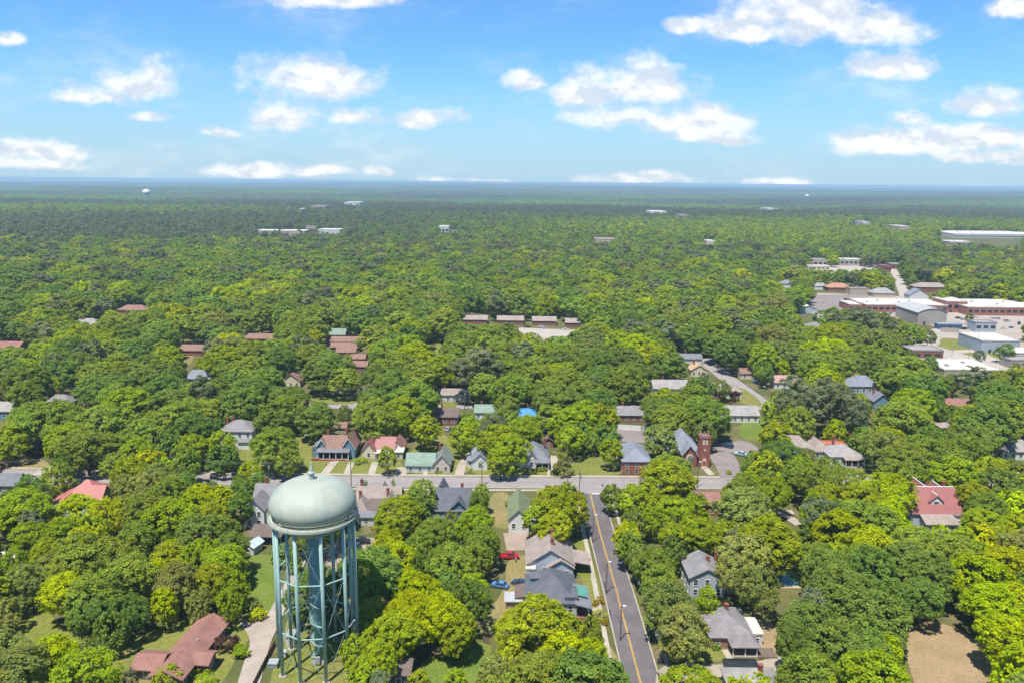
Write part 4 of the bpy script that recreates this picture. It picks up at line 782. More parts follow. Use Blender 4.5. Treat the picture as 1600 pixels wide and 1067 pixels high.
def far_tower(px, py_base, h, r, label, col=(.7,.72,.7), squat=.8):
    p = P(px, py_base); p.z = float(terrain(p.x, p.y))
    t = thing('water_tower', p, 0, label, 'water tower')
    m = MB(); m.lathe([(.01,h+r*squat)] + [(r*math.cos(a), h+r*squat*math.sin(a)) for a in [math.pi/2*(1-i/8) for i in range(1,9)]] + [(r*math.cos(a), h+r*.8*math.sin(a)) for a in [-math.pi/2*i/6 for i in range(1,6)]] + [(.6,h-r*.8)], 28); m.build('tank', mat('far tank '+str(col[0]), col, .5, .04, .2), t, True)
    for k in range(6): a = math.pi*2*k/6+.3; m = MB(); m.tube([(r*.9*math.cos(a),r*.9*math.sin(a),0),(r*.9*math.cos(a),r*.9*math.sin(a),h)], .8, 6); m.build('leg', TEAL, t)
    m = MB(); m.tube([(0,0,0),(0,0,h)], 1.2, 8); m.build('riser', TEAL, t)
far_tower(230, 318, 52, 15, 'white mushroom water tower standing out of the far left forest', (.78,.78,.76), .8); far_tower(1260, 318, 52, 10, 'pale green standpipe tank in the far forest above the school', (.62,.68,.64), 1.1)
HMASK.append((222,300,238,316,318)); HMASK.append((1254,300,1266,316,318))

# equipment under the tower
def cabinet(name, at, w, d, h, m_, label, cat, roof=True):
    t = thing(name, P(*at), 0, label, cat); b = MB(); b.box(-w/2,w/2,0,d,.05,h); b.build('body', m_, t)
    l = MB(); l.prism([(-.15,h),(d+.15,h+.25),(d+.15,h+.33),(-.15,h+.08)], 'x', -w/2-.12, w/2+.12); l.build('lid', GALV, t); k = MB(); k.box(-w*.3,w*.3,-.03,-.005,.3,h*.8); kk = k.build('door', m_, t); q = MB(); q.box(w*.2,w*.26,-.07,-.03,h*.45,h*.55); q.build('handle', GALV, kk)
cabinet('equipment_shed', (453,1009), 1.7, 2.6, 2.2, W_PALE, 'pale equipment hut between the water tower legs', 'utility hut')
cabinet('transformer_box', (426,1045), 1.8, 1.4, 1.2, GALV, 'squat grey utility box beside the leftmost tower leg', 'utility box')
cabinet('meter_box', (444,1026), .7, .6, 1.1, W_PALE, 'slim meter box just behind the squat utility box', 'utility box')

# ------------------------------------------------------------------ vehicles
def car_paint(name, c): return mat('car paint '+name, c, .25, .03, .5, spec=.5)
CARMESH = {}
def car(at, rot, color, kind, label, group=None):
    cname, c = color; key = (cname, kind); p = P(*at)
    t = thing({'pickup':'pickup_truck','suv':'parked_suv','sedan':'parked_car'}[kind], (p.x,p.y,.11), R(rot), label, {'pickup':'pickup','suv':'suv','sedan':'car'}[kind], group)
    if key not in CARMESH:
        Lc, W = (5.6,1.0) if kind == 'pickup' else ((4.7,.95) if kind == 'suv' else (4.6,.9)); h = Lc/2
        if kind == 'pickup': body = [(-h,.45),(-h,1.05),(-h+.1,1.1),(-.35,1.1),(1.55,1.12),(h-.1,.98),(h,.8),(h,.45)]; cab = [(-.45,1.08),(-.3,1.78),(.95,1.8),(1.6,1.1)]
        elif kind == 'suv': body = [(-h,.4),(-h,1.0),(-h+.1,1.08),(1.2,1.1),(h-.15,.95),(h,.75),(h,.4)]; cab = [(-h+.1,1.05),(-h+.3,1.68),(.4,1.72),(1.25,1.08)]
        else: body = [(-h,.35),(-h,.82),(-h+.15,.92),(1.1,.95),(h-.2,.8),(h,.62),(h,.35)]; cab = [(-h+.55,.9),(-1.1,1.38),(.15,1.42),(1.15,.93)]
        m = MB(); m.prism(body, 'y', -W, W)
        if kind == 'pickup':  # open bed
            m = MB(); m.prism([(-.45,.45),(-.45,1.1),(1.55,1.12),(h-.1,.98),(h,.8),(h,.45)], 'y', -W, W); m.box(-h,-.45,-W,W,.45,.62); m.box(-h,-.45,-W,-W+.1,.62,1.08); m.box(-h,-.45,W-.1,W,.62,1.08); m.box(-h,-h+.1,-W+.1,W-.1,.62,1.08)
        cb = MB(); ins = W*.84; n = len(cab)
        vs = [(x,-(W-.03 if z < 1.2 else ins),z) for x,z in cab] + [(x,(W-.03 if z < 1.2 else ins),z) for x,z in cab]; cb.add(vs, [tuple(range(n)), tuple(range(2*n-1,n-1,-1))] + [(i,(i+1)%n,n+(i+1)%n,n+i) for i in range(n)])
        top = MB(); a, b = cab[1], cab[2]; top.box(a[0]+.03,b[0]-.03,-ins+.02,ins-.02,max(a[1],b[1])-.02,max(a[1],b[1])+.03)
        pil = MB()
        for s in (-1,1):
            for (q0,q1) in ((0,1),(3,2)): pil.tube([(cab[q0][0],s*(W-.03),cab[q0][1]),(cab[q1][0],s*ins,cab[q1][1])], .05, 4)
        wh = MB(); wh.tube([(0,-.12,0),(0,.12,0)], .35, 14); ri = MB(); ri.tube([(0,-.14,0),(0,.14,0)], .2, 10)
        hl = MB(); hl.box(-.02,.03,-.2,.2,-.08,.08)
        CARMESH[key] = (m.mesh('car_body', car_paint(cname,c)), cb.mesh('car_glass', GLASS), top.mesh('car_roof', car_paint(cname,c)), pil.mesh('car_pillars', car_paint(cname,c)), wh.mesh('tyre', RUBBER), ri.mesh('rim', RIM), hl.mesh('headlight', HEADLAMP), hl.mesh('tail_light', TAILLAMP), h, W, body)
    bm_, gl, tp, pl, wm, rm, hm, tm, h, W, body = CARMESH[key]
    link('body', bm_, t); g = link('cabin_glass', gl, t); link('cabin_roof', tp, g); link('pillar', pl, g)
    for sx in (-.62, .62):
        for sy in (-1, 1):
            w = link('wheel', wm, t); w.location = (sx*h, sy*(W-.1), .35); r_ = link('rim', rm, w)
    for sy in (-1, 1):
        a = link('headlight', hm, t); a.location = (h, sy*(W-.28), body[-2][1]-.02); b = link('tail_light', tm, t); b.location = (-h, sy*(W-.28), .82)
WHT, REDC, BLK, NAVY, BLU, SIL, LBLU = ('white',(.75,.75,.75)),('red',(.45,.02,.03)),('black',(.02,.02,.025)),('navy',(.03,.06,.13)),('blue',(.10,.25,.5)),('silver',(.42,.44,.46)),('pale blue',(.4,.58,.68))
car((402,747),8,WHT,'pickup','white pickup on the main street just behind the water tower'); car((795,872),4,REDC,'pickup','bright red pickup parked on the grass behind the taupe roofed bungalow')
car((563,849),3,BLK,'pickup','black pickup parked on the pinkish dirt yard'); car((551,857),170,NAVY,'suv','dark blue suv nose to nose with the black pickup')
car((813,914),155,NAVY,'sedan','dark blue car parked behind the dark slate porch house'); car((781,917),160,BLU,'sedan','blue car half under the trees beyond the rusty shed')
car((1136,699),140,NAVY,'suv','navy suv in the shade of the church parking lot'); car((1157,711),155,LBLU,'sedan','pale blue car in the sunny church parking lot'); car((681,672),10,REDC,'sedan','red car outside the open brick garage')
car((700,672),80,SIL,'sedan','silver car inside the brick garage mouth'); car((1026,666),0,WHT,'sedan','white car behind the white yard fence')
car((1182,597),0,BLU,'sedan','blue car parked in shade by the little brown house'); car((1193,607),-40,BLK,'sedan','black car at the middle of the bent driveway'); car((1213,604),-30,REDC,'suv','red suv by the pinkish awning house')
for i,(x,y,cc,k,l) in enumerate(((1497,498,BLK,'sedan','black car leftmost by the school yard trees'),(1504,500,SIL,'sedan','silver car second in the school yard row'),(1511,503,WHT,'suv','white suv third in the school yard row'),(1524,497,WHT,'sedan','white car beyond the small school yard tree'),(1552,499,WHT,'suv','white suv alone beside the edge school wing'),(1560,499,SIL,'sedan','silver car beside the lone white suv'),(1590,567+16,BLK,'suv','black suv in front of the grey block garage'))):
    car((x,y), 5+20*(i%3), cc, k, l)
for i,(x,y,cc,k,l) in enumerate(((1383,492,BLK,'suv','black suv between the school wings'),(1391,491,SIL,'sedan','silver car between the school wings'),(1399,493,WHT,'pickup','white pickup left of the gymnasium'),(1406,492,NAVY,'sedan','navy car close to the gymnasium wall'),(1507,515,BLK,'suv','dark suv right of the low blue stand'),(1514,515,SIL,'sedan','silver car beside the dark suv at the blue stand'),(1568,514,WHT,'sedan','white car on the yard right of the two storey blue building'),(1580,513,BLU,'sedan','blue car on the yard near the frame edge'),(1592,507,BLK,'pickup','black pickup below the edge school wing'),(1573,503,SIL,'suv','silver suv below the edge school wing'),(1521,545,WHT,'pickup','white pickup at the workshop corner'),(1285,474,WHT,'sedan','white car alone on the grey parking lot'),(1322,469,BLK,'sedan','black car at the upper edge of the parking lot'))):
    car((x,y), 8+25*(i%3), cc, k, l)
for i,(x,y,cc) in enumerate(((303,538,WHT),(310,536,SIL),(317,535,WHT),(323,533,BLU))): car((x,y), 20, cc, 'sedan', ['first','second','third','last'][i] + f' {cc[0]} car of the row above the brown gabled house')
for i,(x,y,cc) in enumerate(((846,512,WHT),(852,514,SIL),(824,512,BLK),(884,516,WHT))): car((x,y), 15, cc, 'sedan', ['white car nearest the apartment court entrance','silver car below the apartment court','black car by the second apartment row','white car beside the shortest apartment row'][i])

# ------------------------------------------------------------------ poles, wires, fences and small yard things
POLEM = {}
def pole(at, h, label, lamp=None, arm=True, wood=True):
    p = P(*at); t = thing('utility_pole' if not lamp else 'street_lamp_pole', p, random.uniform(-.1,.1), label, 'utility pole' if not lamp else 'street lamp')
    m = MB(); m.tube([(0,0,0),(0,0,h)], [.17,.11], 8); m.build('pole', WOODPOLE if wood else GALV, t)
    if arm:
        m = MB(); m.box(-1.1,1.1,-.08,.08,h-1.0,h-.85); a = m.build('crossarm', WOODPOLE, t)
        for x in (-1,-.4,.4,1): m = MB(); m.tube([(x,0,h-.85),(x,0,h-.6)], .06, 6); m.build('insulator', GALV, a)
        m = MB(); m.tube([(.3,-.1,h-2.6),(.3,-.1,h-1.6)], .24, 8); m.build('transformer', GALV, t)
    if lamp:
        m = MB(); m.tube([(0,0,h-.6),(lamp*1.0,0,h-.1),(lamp*1.9,0,h)], .05, 6); a = m.build('lamp_arm', GALV, t); m = MB(); m.box(lamp*1.9-.35,lamp*1.9+.35,-.17,.17,h-.12,h+.1); m.build('lamp_head', WHITE, a)
    return Vector((p.x, p.y, h-.62))
A1 = [pole((-70,760),9.5,'utility pole at the kerb beyond the slate gabled cottage') , pole((117,752),9.5,'utility pole in front of the coral red roof'), pole((275,752),9.5,'utility pole on the street beside the round bright trees'), pole((421,762),9.5,'weathered pole on the kerb behind the white steep gabled house'), pole((549,762),9.5,'tall bare pole on the kerb behind the taupe gabled house', arm=False), pole((753,759),9.2,'slim pole on the kerb facing the small white cottage'), pole((887,759),9.4,'slim pole on the kerb behind the broad bright oak', arm=False), pole((1089,763),9.5,'street lamp pole standing between the church and the reddish hall', lamp=.35, arm=False), pole((1260,762),9.5,'utility pole hidden in the street oaks past the church'), pole((1420,760),9.5,'utility pole near the dormered red roof'), pole((1640,760),9.5,'utility pole at the far end of the main street')]
A2 = [pole((969,1001),8.6,'nearest street lamp pole on the side street', lamp=.35, arm=False), pole((947,927),8.6,'street lamp pole opposite the dark slate porch house', lamp=.35, arm=False), pole((926,847),8.4,'street lamp pole in the shade of the broad oak', lamp=.35, arm=False), pole((905,775),8.8,'corner pole where the side street meets the main street')]
A3 = [pole((60,634),9.5,'utility pole in the wood far along the back street'), pole((300,634),9.5,'utility pole in the wood below the grey dormered house'), pole((450,634),9.5,'utility pole in the trees below the cream gabled cottage'), pole((610,634),9.5,'utility pole at the end of the small lane'), pole((726,640),9.5,'utility pole by the pale back street house'), pole((880,636),9.5,'utility pole on the back street in deep tree shade'), pole((1010,636),9.5,'utility pole on the back street by the fenced brick house'), pole((1110,636),9.5,'utility pole near the taupe maroon-shrub bungalow')]
pole((606,747),8.5,'thin pole rising behind the round tree of the cream cottage', arm=False); pole((433,748),9,'leaning pole under the large oak by the lawn', arm=False); pole((725,714),8.5,'pole with stay wires on the dry yard strip', arm=False); pole((1133,676),8,'pole standing on the lawn behind the church', arm=False); pole((1135,583),8,'bare pole at the top bend of the back street', arm=False); pole((1201,595),9,'lone pole behind the parked black car', arm=False)
pole((1487,557),10,'tall floodlight pole on the school lawn', arm=False, wood=False); pole((1512,568),9,'shorter floodlight pole by the access road', arm=False, wood=False); pole((1526,547),10,'floodlight pole beside the light blue workshop', arm=False, wood=False)
WIRE = mat('wire', (.09,.09,.095), .6, .05, 1)
def wires(chain, label, offs=(-.8, 0, .8), drop=.9):
    t = thing('power_line', chain[0], 0, label, 'power line')
    for o in offs:
        m = MB()
        for a, b in zip(chain[:-1], chain[1:]):
            d = (b-a); n = Vector((-d.y, d.x, 0)).normalized()*o; m.tube([a.lerp(b, k/10)+n-Vector((0,0,drop*4*(k/10)*(1-k/10)))-chain[0] for k in range(11)], .028, 3, False)
        m.build('wire', WIRE, t)
wires(A1, 'sagging power lines strung along the main street'); wires(A2, 'thin power line strung along the side street', (-.3, .3)); wires(A3, 'sagging power lines strung along the back street')
def fence(pts, h, m_, label, gap=2.4):
    t = thing('yard_fence', P(*pts[0]), 0, label, 'fence'); W = [P(*p)-P(*pts[0]) for p in pts]; b = MB()
    for a, c in zip(W[:-1], W[1:]):
        n = max(1, int((c-a).length/gap))
        for k in range(n+1): q = a.lerp(c, k/n); pm = MB(); pm.box(q.x-.06,q.x+.06,q.y-.06,q.y+.06,0,h+.1); pm.build('post', m_, t)
        d = (c-a).normalized(); nn = Vector((-d.y,d.x,0))*.03
        for z0, z1 in ((.1, h*.48), (h*.52, h)): b.add([a+nn+Vector((0,0,z0)),c+nn+Vector((0,0,z0)),c+nn+Vector((0,0,z1)),a+nn+Vector((0,0,z1)),a-nn+Vector((0,0,z0)),c-nn+Vector((0,0,z0)),c-nn+Vector((0,0,z1)),a-nn+Vector((0,0,z1))],[(0,1,2,3),(7,6,5,4),(0,4,5,1),(1,5,6,2),(2,6,7,3),(3,7,4,0)])
    b.build('panel', m_, t)
RUSTF = mat('rusty fence', (.20,.13,.09), .8, .2, 1)
fence([(396,1075),(415,1037),(430,1008)], 1.5, RUSTF, 'low rusty fence running beside the gravel drive under the tower'); fence([(965,671),(1001,673)], 2.3, WHITE, 'white board fence in front of the fenced brick house'); fence([(1003,673),(1032,674)], 2.2, W_GREYB, 'shaded end of the white board fence, shade painted grey blue')  # grey blue run: same white fence with its shade put into the colour
fence([(886,873),(922,876)], .7, WOODPOLE, 'low timber edging between the two side street lawns'); fence([(755,1003),(764,1006)], 1.5, RUSTF, 'short dark fence stub at the wood edge by the mown clearing'); fence([(1470,519),(1498,520)], 3.2, W_CONC, 'concrete retaining wall below the low blue stand')
def bin_(at, label):
    t = thing('wheelie_bin', P(*at), .3, label, 'bin'); m = MB(); m.prism([(-.3,.08),(.3,.08),(.36,1.0),(-.36,1.0)], 'y', -.33, .33); m.build('body', mat('bin plastic', (.05,.06,.08), .5), t); m = MB(); m.prism([(-.4,1.0),(.4,1.0),(.38,1.08),(-.36,1.12)], 'y', -.36, .36); m.build('lid', MATS['bin plastic'], t)
    for s in (-1,1): m = MB(); m.tube([(-.3,s*.3,.1),(-.3,s*.36,.1)], .1, 8); m.build('wheel', RUBBER, t)
bin_((1030,1036), 'dark bin on the verge where the dusty drive meets the side street')
def mailbox(at, label):
    t = thing('mailbox', P(*at), 0, label, 'mailbox'); m = MB(); m.box(-.05,.05,-.05,.05,0,1.1); m.build('post', WOODPOLE, t); m = MB(); m.prism([(-.14,1.1),(.14,1.1),(.14,1.3),(.08,1.4),(-.08,1.4),(-.14,1.3)], 'y', -.3, .3); m.build('box', DARKGAP, t)
mailbox((953,961), 'dark mailbox on the verge beside the nearest lamp pole'); mailbox((945,918), 'mailbox on the verge by the taupe bungalow drive')
def sign(at, label, stop=True):
    t = thing('stop_sign', P(*at), 0, label, 'stop sign'); m = MB(); m.tube([(0,0,0),(0,0,2.3)], .04, 6); m.build('post', GALV, t); m = MB(); m.prism([(.38*math.cos(R(22.5+45*k)), 2.5+.38*math.sin(R(22.5+45*k))) for k in range(8)], 'y', -.02, .02); m.build('sign_plate', mat('sign back', (.3,.05,.05), .5), t)
sign((941,769), 'stop sign at the corner of the side street')
# swimming pool
def pool():
    c = P(1234, 905); t = thing('swimming_pool', c, 0, 'kidney corner of a green swimming pool beside a dark wood', 'swimming pool')
    out = [P(1213,897)-c, P(1236,894)-c, P(1250,906)-c, P(1248,916)-c, P(1222,916)-c]
    m = MB(); m.prism([(p.x*1.25,p.y*1.25) for p in out], 'z', 0, .16); m.build('coping', mat('pool deck', (.5,.36,.24), .9, .1, .5), t); m = MB(); m.prism([(p.x,p.y) for p in out], 'z', .1, .19); m.build('pool_water', mat('green pool water', (.06,.26,.25), .05, .25, .3, spec=.6, stain=(.16,.11,.03,.8)), t)
pool(); opens([(1206,888),(1244,886),(1258,914),(1224,920)], 1.25)
# garden bits
def bench_table(at, label):
    t = thing('patio_table', P(*at), .2, label, 'table'); m = MB(); m.box(-1,1,-.6,.6,.7,.76); m.build('tabletop', WHITE, t)
    for x in (-.8,.8):
        for y in (-.45,.45): q = MB(); q.box(x-.05,x+.05,y-.05,y+.05,0,.7); q.build('leg', WHITE, t)
bench_table((480,682), 'white garden table on the lawn left of the blue gabled house')
def person():
    p = P(806.5, 878.5); me = bpy.data.meshes.new('person')
    # pelvis, chest, neck, head, arms and legs; walking, leaning forward a little
    J = [((0,0,.92),.15),((.06,0,1.15),.15),((.12,0,1.38),.17),((.16,0,1.50),.065),((.19,0,1.60),.10),((.20,0,1.72),.095),
         ((.12,.20,1.40),.075),((.05,.27,1.12),.055),((.18,.28,.90),.042),((.12,-.20,1.40),.075),((.22,-.27,1.14),.055),((.38,-.24,.95),.042),
         ((.02,.10,.85),.105),((.16,.11,.48),.075),((.08,.11,.08),.052),((.2,.11,.04),.05),((0,-.10,.85),.105),((-.06,-.11,.47),.075),((-.24,-.11,.10),.052),((-.12,-.11,.04),.05)]
    E_ = [(0,1),(1,2),(2,3),(3,4),(4,5),(2,6),(6,7),(7,8),(2,9),(9,10),(10,11),(0,12),(12,13),(13,14),(14,15),(0,16),(16,17),(17,18),(18,19)]
    for hnd, s in ((8, 1), (11, -1)):     # five short, unequal, slightly curled fingers on each hand
        hx, hy, hz = J[hnd][0]
        for k, (dx, ln) in enumerate(((.045, .05), (.03, .085), (.01, .095), (-.01, .088), (-.03, .07))):
            J.append(((hx + dx + .02, hy + s*(.012 if k else -.03), hz - .05), .011)); E_.append((hnd, len(J) - 1)); J.append(((hx + dx + .045, hy + s*(.0 if k else -.05), hz - .05 - ln), .008)); E_.append((len(J) - 2, len(J) - 1))
    me.from_pydata([j[0] for j in J], E_, []); o = bpy.data.objects.new('person', me); COL.objects.link(o)
    sk = o.modifiers.new('skin', 'SKIN'); o.modifiers.new('smooth', 'SUBSURF').levels = 1
    for i, j in enumerate(J): me.skin_vertices[0].data[i].radius = (j[1], j[1])
    me.skin_vertices[0].data[0].use_root = True
    dg = bpy.context.evaluated_depsgraph_get(); dg.update(); ev = bpy.data.meshes.new_from_object(o.evaluated_get(dg)); o.modifiers.clear(); o.data = ev
    ms = [mat('light blue shirt', (.32,.52,.70), .8, .08, 3), mat('dark trousers', (.05,.05,.07), .8, .1, 3), mat('skin', (.36,.22,.16), .6, .05, 5), mat('hair', (.06,.04,.03), .8, .1, 5)]
    ev.materials.clear(); [ev.materials.append(m_) for m_ in ms]
    for f in ev.polygons:
        z = f.center.z; y = abs(f.center.y)
        f.material_index = 3 if z > 1.70 else (2 if z > 1.52 or (y > .2 and z < 1.06) else (0 if z > .92 else 1))
    o.location = p; o.rotation_euler = (0,0,R(200)); tag(o, 'person in a light blue shirt and dark trousers walking beside the red pickup', 'person')
person()

# ------------------------------------------------------------------ trees
def leaf_faces(C, Nrm, size, v, rng, aspect=1.0):
    """kite-shaped leaf sprays at centres C facing Nrm"""
    n = len(C); Nrm = Nrm / np.linalg.norm(Nrm, axis=1, keepdims=True)
    t = np.cross(Nrm, rng.normal(size=(n, 3))); t /= np.linalg.norm(t, axis=1, keepdims=True); b = np.cross(Nrm, t)
    s = size[:, None]; j = rng.uniform(.7, 1.3, (n, 4, 1))
    V = np.stack([C + t*s*j[:,0]*aspect, C + b*s*j[:,1]*.75 + Nrm*s*.25, C - t*s*j[:,2]*aspect, C - b*s*j[:,3]*.75 + Nrm*s*.25], 1).reshape(-1, 3)
    return V, v
def crown_arrays(rng, R_, zb, zt, nl, npuff, nleaf, leaf, pr, shape='round', up=.35):
    """lobes -> puffs -> leaves. returns centres, normals, size, brightness, warmth"""
    H = zt - zb; lobes = []
    if shape == 'cone':
        for k in range(nl):
            f = (k + .5) / nl; rr = R_ * (1 - f) ** .8 + .25; a = rng.uniform(0, 6.28)
            lobes.append((np.array([rr*.25*math.cos(a), rr*.25*math.sin(a), zb + H*f]), np.array([rr, rr, H/nl*.9])))
    else:
        lobes.append((np.array([0, 0, zb + H*.56]), np.array([R_*.86, R_*.86, H*.45])))
        for k in range(nl):
            a = 2*math.pi*(k + rng.uniform(-.3, .3))/nl; el = rng.uniform(-.35, .75); rr = R_*rng.uniform(.40, .60)
            lr = R_*rng.uniform(.38, .56)
            z = zb + H*(.42 + .40*el); lobes.append((np.array([rr*math.cos(a), rr*math.sin(a), z]), np.array([lr, lr, min(lr*.85, H*.36)])))
        for k in range(max(2, nl//3)):
            a = rng.uniform(0, 6.28); rr = R_*rng.uniform(.05, .35); lr = R_*rng.uniform(.3, .42)
            lobes.append((np.array([rr*math.cos(a), rr*math.sin(a), zt - lr*.75]), np.array([lr, lr, lr*.75])))
    wsum = sum(l[1][0]*l[1][2] for l in lobes)
    C, Nn, S, B, W = [], [], [], [], []
    for (c, ax) in lobes:
        m = max(3, int(npuff*ax[0]*ax[2]/wsum)); lb = rng.uniform(.88, 1.12)
        d = rng.normal(size=(m, 3)); d[:, 2] = d[:, 2]*.9 + .22; d /= np.linalg.norm(d, axis=1, keepdims=True)
        pc = c + d*ax*rng.uniform(.74, 1.02, (m, 1))
        for q, dd in zip(pc, d):
            if any(np.linalg.norm((q - c2)/a2) < .80 for (c2, a2) in lobes if c2 is not c): continue
            prr = pr*rng.uniform(.7, 1.35); k = int(nleaf*(prr/pr)**2); e = rng.normal(size=(k, 3)) + dd*.7 + np.array([0, 0, up]); e /= np.linalg.norm(e, axis=1, keepdims=True)
            C.append(q + e*prr*np.array([1, 1, .8])*rng.uniform(.45, 1.4, (k, 1))); Nn.append(e*.6 + dd*.3 + rng.normal(size=(k, 3))*.32 + np.array([0, 0, .55]))
            S.append(leaf*rng.uniform(.7, 1.3, k)); pb = lb*rng.uniform(.84, 1.16); B.append(pb*rng.uniform(.82, 1.18, k)); W.append(np.clip(rng.uniform(-.5, .5) + rng.normal(size=k)*.14, 0, 1))
    return [np.concatenate(x) for x in (C, Nn, S, B, W)], lobes
def foliage_mesh(name, arr, rng, aspect=1.0, extra=None, mats=(LEAF,)):
    C, Nn, S, B, W = arr; V, _ = leaf_faces(C, Nn, S, None, rng, aspect); n = len(C)
    Fs = [tuple(range(4*i, 4*i+4)) for i in range(n)]; V = V.tolist()
    if extra: o = len(V); V += extra.v; Fs += [tuple(i + o for i in f) for f in extra.f]
    me = bpy.data.meshes.new(name); me.from_pydata(V, [], Fs)
    at = me.attributes.new('leaf_v', 'FLOAT_VECTOR', 'FACE'); z = np.zeros((len(Fs), 3), np.float32); z[:n, 0] = B; z[:n, 1] = W; at.data.foreach_set('vector', z.ravel())
    for m in mats: me.materials.append(m)
    if extra: 
        mi = np.zeros(len(Fs), np.int32); mi[n:] = 1; me.polygons.foreach_set('material_index', mi)
    return me
def trunk_mb(rng, h, r, lobes, limbs=7, n=8):
    m = MB(); k = 5; bend = rng.normal(size=2)*h*.02
    pts = [(bend[0]*math.sin(i/k*3), bend[1]*math.sin(i/k*3), h*i/k) for i in range(k+1)]
    m.tube(pts, [r*(1.35 if i == 0 else 1)*(1 - .72*i/k) for i in range(k+1)], n)
    for c, ax in sorted(lobes, key=lambda l: -l[1][0])[:limbs]:
        z0 = h*rng.uniform(.35, .7); e = Vector(c); a = Vector((0, 0, z0)); mid = a.lerp(e, .5) + Vector((0, 0, h*.05)); m.tube([a, mid, e], [r*.42, r*.28, r*.08], 6)
    return m
PROTO = {}   # kind -> list of (crown mesh, trunk mesh, R, H)
def make_proto(kind, seed, R_, zb, zt, nl, npuff, nleaf, leaf, pr, shape='round', bark=BARK, aspect=1.0, tr=.36, up=.35):
    rng = np.random.default_rng(seed); arr, lobes = crown_arrays(rng, R_, zb, zt, nl, npuff, nleaf, leaf, pr, shape, up)
    cm = foliage_mesh(kind + '_crown', arr, rng, aspect); tm = trunk_mb(rng, zt*.86, tr, lobes).mesh(kind + '_trunk', bark, True)
    PROTO.setdefault(kind, []).append((cm, tm, R_, zt))
for s in range(10):   # broadleaf, crown radius 7 m
    make_proto('broadleaf', 10+s, 7.0, 2.2 + .5*(s % 3), 14.0 + 1.4*(s % 4), 8 + s % 3, 560, 38, .27, .78)
for s in range(3): make_proto('dense', 40+s, 6.5, 1.2, 13.5 + s, 9, 640, 36, .24, .66, up=.5)
for s in range(2): make_proto('openoak', 50+s, 8.0, 4.5, 15.5, 11, 450, 38, .29, .82)
for s in range(3): make_proto('pine', 60+s, 4.6, 7.5, 21 + s, 9, 90, 70, .26, .95, bark=BARKPALE, aspect=1.5, tr=.30)
for s in range(2): make_proto('conifer', 70+s, 3.0, .4, 10.5 + s, 9, 120, 46, .22, .6, shape='cone', tr=.22)
for s in range(3): make_proto('shrub', 80+s, 1.6, .1, 2.4, 5, 26, 50, .16, .48, tr=.09)
make_proto('cypress', 90, .9, .1, 5.0, 9, 60, 40, .12, .3, shape='cone', tr=.1)
# tints: real leaf colours of the species seen
TINT = {'Y': (.330,.395,.003), 'B': (.265,.335,.014), 'G': (.210,.280,.036), 'D': (.155,.235,.042), 'O': (.225,.260,.062), 'P': (.170,.195,.100), 'M': (.31,.34,.085), 'R': (.075,.03,.028), 'V': (.10,.06,.05), 'U':(.30,.22,.02)}
CNAME = {'Y': 'yellow-green', 'B': 'bright green', 'G': 'mid green', 'D': 'dark green', 'O': 'olive green', 'P': 'grey-green', 'M': 'pale green', 'R': 'maroon', 'V': 'purplish brown', 'U': 'golden yellow'}
TREES = []   # dict: x,y,R,H,col,kind
def jit(col, rng=RNG):
    c = np.array(TINT[col])*rng.uniform(.86, 1.16); c[0] *= rng.uniform(.9, 1.12); return [float(v) for v in c]
def add_tree(px, py, rpx, col, kind='broadleaf', hand=True):
    """crown centre and crown radius as seen; the tree itself stands on the ground below"""
    Rm = 7.0; p = None
    for _ in range(4):
        H = {'broadleaf': 1.18*Rm + 6.2, 'dense': 1.2*Rm + 5.0, 'openoak': 1.1*Rm + 6.5, 'pine': 2.2*Rm + 10, 'conifer': 3.4*Rm, 'shrub': 1.5*Rm, 'cypress': 5.2*Rm}[kind]
        zc = H*(.60 if kind not in ('conifer', 'cypress', 'shrub') else .45)
        p = P(px, py, zc); Rm = rpx/Q(p.x, p.y, zc)[2]
    TREES.append(dict(x=p.x, y=p.y, R=Rm, H=H, col=col, kind=kind, hand=hand))
